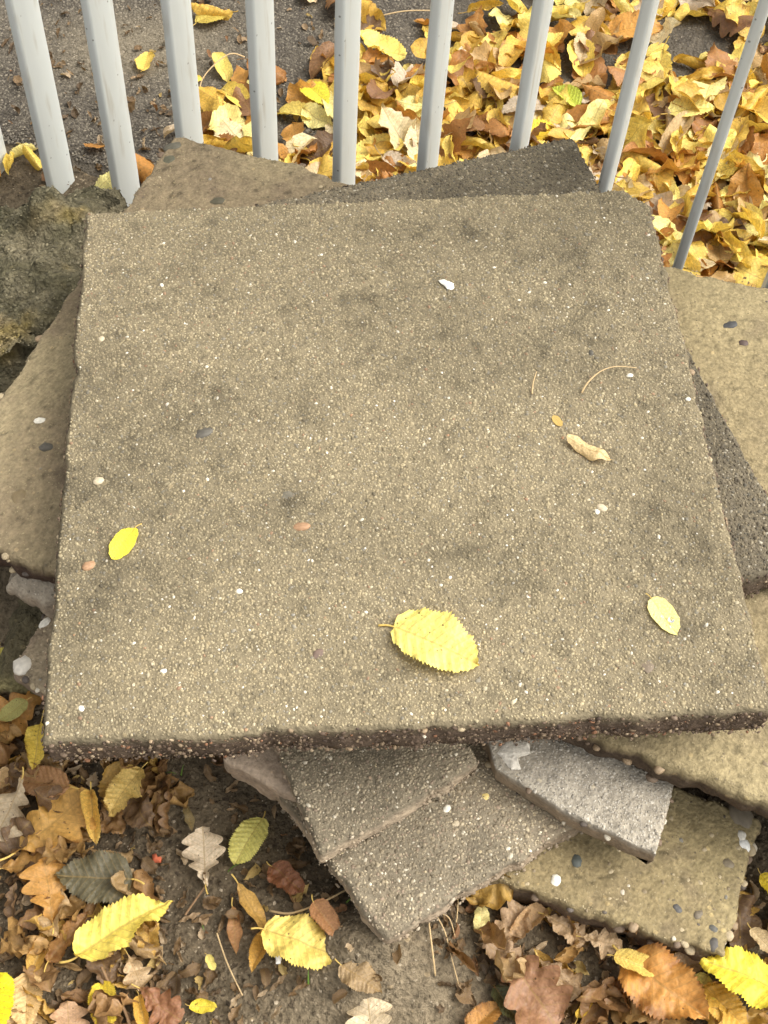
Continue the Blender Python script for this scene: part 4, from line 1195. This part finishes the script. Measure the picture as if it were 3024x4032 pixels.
special('yellow leaf with a green tip alone on the bare path at the top', -.235, .965, .062, .4, (.60, .46, .09), .2, 305, .008, fold=.15, bend=-.6)
special('pale green lobed scrap of leaf in the gap right of the top slab', .345, .425, .05, 1.3, (.60, .62, .28), .0, 306, .01, wave=.08, fold=.2)

# the uncounted rest: one litter object
def litter(name, spots, rng, kinds, sizes, mat, cols_fn, label, cat, lowres=(6, 14), tiltv=.3, rumple=1.0):
    protos = {}
    for kind in kinds:
        protos[kind] = [leaf_arrays(kind, lowres[0], lowres[1], 400 + s, fold=rng.uniform(0, .6), bend=rng.uniform(-1, .8), roll=rng.choice([0, 1.5, 3.0, 4.5]) or .0, wave=rng.uniform(0, .08), crumple=rumple * rng.uniform(.04, .16), petiole=0) for s in range(8)]
    Vs, Qs, Us, Es, Cs, Rs = [], [], [], [], [], []
    off = 0
    for x, y, z in spots:
        col, br, kind = cols_fn(rng)
        if kind not in protos:
            kind = kinds[0]
        P, Q, uv, e = protos[kind][rng.randint(8)]
        L = rng.uniform(*sizes)
        R = Matrix.Rotation(rng.uniform(0, 6.283), 3, 'Z') @ Matrix.Rotation(rng.normal() * tiltv, 3, 'X') @ Matrix.Rotation(rng.normal() * tiltv, 3, 'Y')
        W = (P - [0, .5, 0]) @ np.array(R).T * L
        W = W + [x, y, z - W[:, 2].min()]
        Vs.append(W); Qs.append(Q + off); Us.append(uv); Es.append(e); off += len(W)
        Cs.append(np.tile(list(col) + [br], (len(W), 1))); Rs.append(np.full(len(W), rng.rand()))
    me = mesh_np(name, np.concatenate(Vs), quads=np.concatenate(Qs), uv=np.concatenate(Us), edge=np.concatenate(Es), col=np.concatenate(Cs), rnd=np.concatenate(Rs))
    return obj(name, me, mat, label=label, cat=cat, kind='stuff')
spots = []
while len(spots) < 1900:
    x, y = rl.uniform(-.3, .95), rl.uniform(.12, 1.5)
    X, Y = bk(x, y)
    if free(X, Y) and rl.rand() < cover(x, y) * (1 if y < 1.02 else .5):
        spots.append((X, Y, gz(X, Y) + .018 * rl.rand() * cover(x, y)))
def lit_cols(r):
    _, c, b_, k = pick_class(r)
    return c * r.uniform(.88, 1.08), b_ + .05, k
litter('leaf_litter', spots, rl, ['elm', 'oak', 'oval', 'lance'], (.05, .09), M_LITTER, lit_cols, 'thick bed of yellow and brown autumn leaves under the drift behind the railing', 'leaves', (6, 14))
# dry brown scraps of leaf on the soil in front and along the railing
spots = []
def soil_spot(r):
    k = r.rand()
    if k < .62:
        return r.uniform(-.43, .0), r.uniform(-.50, -.18)
    if k < .80:
        return r.uniform(.03, .38), r.uniform(-.50, -.36)
    return None
while len(spots) < 1700:
    q = soil_spot(rl)
    if q is None and rl.rand() < .45:
        q = (rl.uniform(-.6, -.05), 0); q = (q[0], rl.uniform(.78, 1.22))
    elif q is None:
        q = (rl.uniform(-.52, .5), 0); q = (q[0], .57 - .409 * (q[0] + .042) + (rl.uniform(-.02, .26) if q[0] < -.15 else rl.uniform(-.02, .12)))
    elif q[1] < 0:
        dens = float(fbm(np.array([[q[0], q[1], 0.]]), 11, 3, 55)[0]) + (.5 if q[0] < -.22 or q[0] > .05 else .05)
        if rl.rand() > .45 + dens:
            continue
        if -.09 < q[0] < .03 and rl.rand() < .75:
            continue
    if near_hero(q[0], q[1], .010):
        continue
    spots.append((q[0], q[1], gz(*q) + .002))
SCR = [(.15, .092, .045), (.21, .135, .07), (.29, .20, .115), (.10, .065, .038), (.40, .30, .19), (.24, .12, .055), (.46, .33, .12)]
def scrap_cols(r):
    return np.array(SCR[r.choice(7, p=[.25, .24, .16, .16, .08, .07, .04])]) * r.uniform(.8, 1.2), r.uniform(0, .3), ['elm', 'oak', 'lance'][r.choice(3, p=[.4, .3, .3])]
litter('leaf_scraps', spots, rl, ['elm', 'oak', 'lance'], (.005, .024), M_LITTER, scrap_cols, 'dry crumbled brown leaf scraps strewn over the soil round the pile', 'leaf scraps', (6, 12), .6)
spots = []
while len(spots) < 170:
    q = (rl.uniform(-.43, -.22), rl.uniform(-.50, -.18)) if rl.rand() < .5 else (rl.uniform(.05, .42), rl.uniform(-.54, -.37))
    if near_hero(q[0], q[1], .013):
        continue
    spots.append((q[0], q[1], gz(*q) + .001 + .003 * rl.rand()))
def under_cols(r):
    return np.array([(.30, .17, .07), (.42, .25, .09), (.24, .13, .055), (.46, .31, .15), (.16, .095, .05), (.52, .32, .08)][r.randint(6)]) * r.uniform(.8, 1.1), r.uniform(0, .3), ['elm', 'oak'][r.randint(2)]
litter('leaf_litter', spots, rl, ['elm', 'oak'], (.034, .065), M_LITTER, under_cols, 'brown rotting leaves lying under the single leaves in the foreground', 'leaves', (10, 24), .45, rumple=2.0)

# crumbs of soil
P2 = np.concatenate([hexfield(-.46, .42, -.52, -.08, .0040, rs), hexfield(-.62, -.15, .40, .78, .0055, rs)])
P2 = P2[(rs.rand(len(P2)) < .85) & (beyond(P2[:, 0], P2[:, 1]) < .07)]
cz = p3(P2[:, 0], P2[:, 1]); cz[:, 2] = ground_z(P2[:, 0], P2[:, 1]) - .0003
cc = agg_colors(len(P2), rs, np.array([(.085, .064, .042), (.125, .096, .061), (.17, .134, .088), (.062, .047, .032), (.24, .195, .135), (.36, .30, .22)]), np.array([.26, .28, .22, .12, .09, .03]))
t2 = np.exp(-((P2[:, 0] - .005) / .10) ** 2 - ((P2[:, 1] + .46) / .06) ** 2); cc = lerp(cc, np.array((.24, .195, .13)), t2 * .5)
obj('soil_crumbs', grain_mesh('soil_crumbs', cz, np.tile([0, 0, 1.], (len(cz), 1)) + .8 * (rs.rand(len(cz), 3) - .5), .0009 + .0021 * rs.rand(len(cz)) ** 2.5, cc, rs, 1.0, .7, simple=True), M_SOIL, parent=ground, kind='stuff')

# ------------------------------------------------------------------ stalks, twigs, drops and other small things
def stalk(name, label, pts, r0, r1, mat, cat):
    P = smooth_path(pts, 18)
    if P[0, 1] < -.2:
        P[:, 2] += mound(P[:, 0], P[:, 1])
    V, Q, ng = tube(P, np.linspace(r0, r1, len(P)), 6)
    return obj(name, mesh_np(name, V, quads=Q, ngons=ng), mat, label=label, cat=cat)
stalk('leaf_stalk', 'thin curved straw coloured stalk on the right of the top slab', [(.190, .030, .2625), (.197, .040, .266), (.210, .051, .268), (.226, .057, .267), (.246, .058, .2625)], .0010, .0004, M_STRAW, 'stalk')
stalk('leaf_stalk', 'short pale stalk left of the curved stalk on the top slab', [(.143, .031, .2625), (.145, .043, .264), (.150, .058, .2625)], .0009, .0004, M_STRAW, 'stalk')
stalk('leaf_stalk', 'long bent stalk on the soil left of the blunt dark slab corner', [(-.122, -.378, .010), (-.10, -.384, .014), (-.07, -.377, .016), (-.043, -.362, .014)], .0012, .0009, M_STRAW, 'stalk')
stalk('grass_straw', 'straight pale straw on the bare soil below the blunt dark slab', [(.026, -.398, .012), (.027, -.415, .008), (.030, -.446, .006)], .0009, .0008, M_STRAW, 'straw')
stalk('grass_straw', 'thin forked straw right of the straight pale straw', [(.032, -.393, .014), (.040, -.408, .010), (.045, -.428, .006), (.052, -.455, .005)], .0007, .0005, M_STRAW, 'straw')
stalk('grass_straw', 'short arched straw beside the blunt dark slab corner', [(.034, -.392, .016), (.045, -.396, .014), (.050, -.412, .006)], .0007, .0005, M_STRAW, 'straw')
stalk('twig', 'long brown twig running down to the bottom edge at the lower left', [(-.275, -.425, .020), (-.264, -.445, .016), (-.250, -.466, .014), (-.243, -.49, .010)], .0014, .0018, M_TWIG, 'twig')
stalk('twig', 'thin brown twig leaning over the soil under the twisted orange leaf', [(-.171, -.397, .014), (-.160, -.425, .012), (-.146, -.452, .006)], .0008, .0006, M_STRAW, 'twig')
stalk('twig', 'dark short twig beside the pale whitish oak leaf', [(-.184, -.352, .012), (-.195, -.367, .010), (-.203, -.377, .006)], .0009, .0012, M_TWIG, 'twig')
stalk('leaf_stalk', 'thin upright yellow stalk by the small round pale leaf', [(.055, -.368, .02), (.054, -.385, .012), (.052, -.398, .005)], .0008, .0006, M_STRAW, 'stalk')
stalk('leaf_stalk', 'long arching stalk lying on the path behind the fourth bar', [(-.198, .994, -.08), (-.224, .988, -.07), (-.263, .944, -.08), (-.269, .90, -.102)], .0012, .0009, M_STRAW, 'stalk')
stalk('leaf_stalk', 'pale stalk lying on the bare path behind the centre bar', [(.022, 1.117, -.102), (.065, 1.122, -.098), (.12, 1.125, -.102)], .0013, .001, M_STRAW, 'stalk')

# white shell-like stone chip on the top slab
chip = np.array([(-.0075, .0060), (-.0030, .0065), (.0015, .0025), (.0045, .0015), (.0075, .0008), (.0078, -.0055), (.0050, -.0075), (.0005, -.0062), (-.0050, .0005)])
co = crust('stone_chip', chip, .0, .0022, 9, plain_mat('white_chip', (.82, .79, .70), .5, 500, .08, .15), (.8, .8, .7), None, n=20, lift=.0006)
co.location = (.0695, .175, .2620); co['label'] = 'white flat stone chip lying at the back of the top slab'; co['category'] = 'stone'
wspeck = crust('bird_dropping', np.array([(-.002, -.005), (.002, -.0055), (.0025, 0), (.001, .005), (-.002, .0055), (-.003, .001)]), 0, .002, 11, plain_mat('white_speck', (.85, .85, .83), .5, 300, .05), (.8, .8, .8), None, n=14)
wspeck.location = (-.112, -.424, .026); wspeck['label'] = 'small white speck on the yellow ribbed leaf at the bottom middle'; wspeck['category'] = 'dropping'
brick = crust('brick_chip', np.array([(-.005, -.004), (.004, -.005), (.005, .002), (.001, .001), (-.002, .005), (-.005, .004)]), 0, .003, 13, plain_mat('red_brick', (.42, .10, .045), .8, 400, .2), (.5, .1, .05), None, n=14)
brick.location = (-.233, -.322, .006); brick['label'] = 'tiny red brick chip on the dark soil left of the pale oak leaf'; brick['category'] = 'brick chip'

# water drops on the oval leaf
gm, gt, gb = new_mat('water')
gb.inputs['Base Color'].default_value = (1, 1, 1, 1); gb.inputs['Roughness'].default_value = .02; gb.inputs['IOR'].default_value = 1.33; gb.inputs['Transmission Weight'].default_value = 1
def drop(x, y, z, r, label):
    nu, nv = 16, 6; V = []; Q = []
    for i in range(nv + 1):
        p = i / nv * math.pi / 2
        for k in range(nu):
            a = 2 * math.pi * k / nu; V.append((r * math.cos(p) * math.cos(a), r * math.cos(p) * math.sin(a), r * .6 * math.sin(p)))
    for i in range(nv):
        for k in range(nu):
            j = (k + 1) % nu; Q.append((i * nu + k, i * nu + j, (i + 1) * nu + j, (i + 1) * nu + k))
    o = obj('water_drop', mesh_np('water_drop', V, quads=Q, ngons=[list(range(nu))[::-1]]), gm, label=label, cat='water drop')
    o.location = (x, y, z)
drop(.2375, -.2155, .2640, .0028, 'largest water drop on the pale yellow oval leaf')
drop(.2305, -.2125, .2648, .0012, 'tiny water drop near the left margin of the pale oval leaf')
drop(.2365, -.222, .2640, .0012, 'tiny water drop near the tip of the pale oval leaf')

# a few grass blades and weed shoots
def blades(name, spots, label):
    Vs, Qs, off = [], [], 0
    for x, y, L, a in spots:
        z = gz(x, y); d = np.array([math.cos(a), math.sin(a), 0]); sd = np.array([-d[1], d[0], 0]) * .0008
        for k in range(6):
            f = k / 5; c = np.array([x, y, z]) + d * L * f * .8 + np.array([0, 0, L * .7 * math.sin(f * 1.9)])
            Vs += [c - sd * (1.1 - f), c + sd * (1.1 - f)]
        Qs += [(off + 2 * k, off + 2 * k + 1, off + 2 * k + 3, off + 2 * k + 2) for k in range(5)]
        off += 12
    return obj(name, mesh_np(name, np.array(Vs), quads=np.array(Qs)), M_GRASS, label=label, cat='grass', kind='stuff')
blades('grass_blades', [(-.232, -.235, .02, -.4), (-.236, -.262, .022, -1.5), (-.237, -.268, .016, -1.9), (-.165, -.335, .016, .3), (-.188, -.382, .014, -1.2), (-.238, -.413, .012, 1.2), (-.085, -.447, .016, 1.5), (-.31, -.37, .014, 1.3), (-.215, -.238, .012, 1.2), (-.05, -.375, .01, .4), (-.29, -.366, .01, .2), (.306, .902, .018, .4), (.312, .904, .016, 1.5), (.215, .977, .02, 1.), (.22, .967, .016, .2)], 'few short green grass blades in the soil')
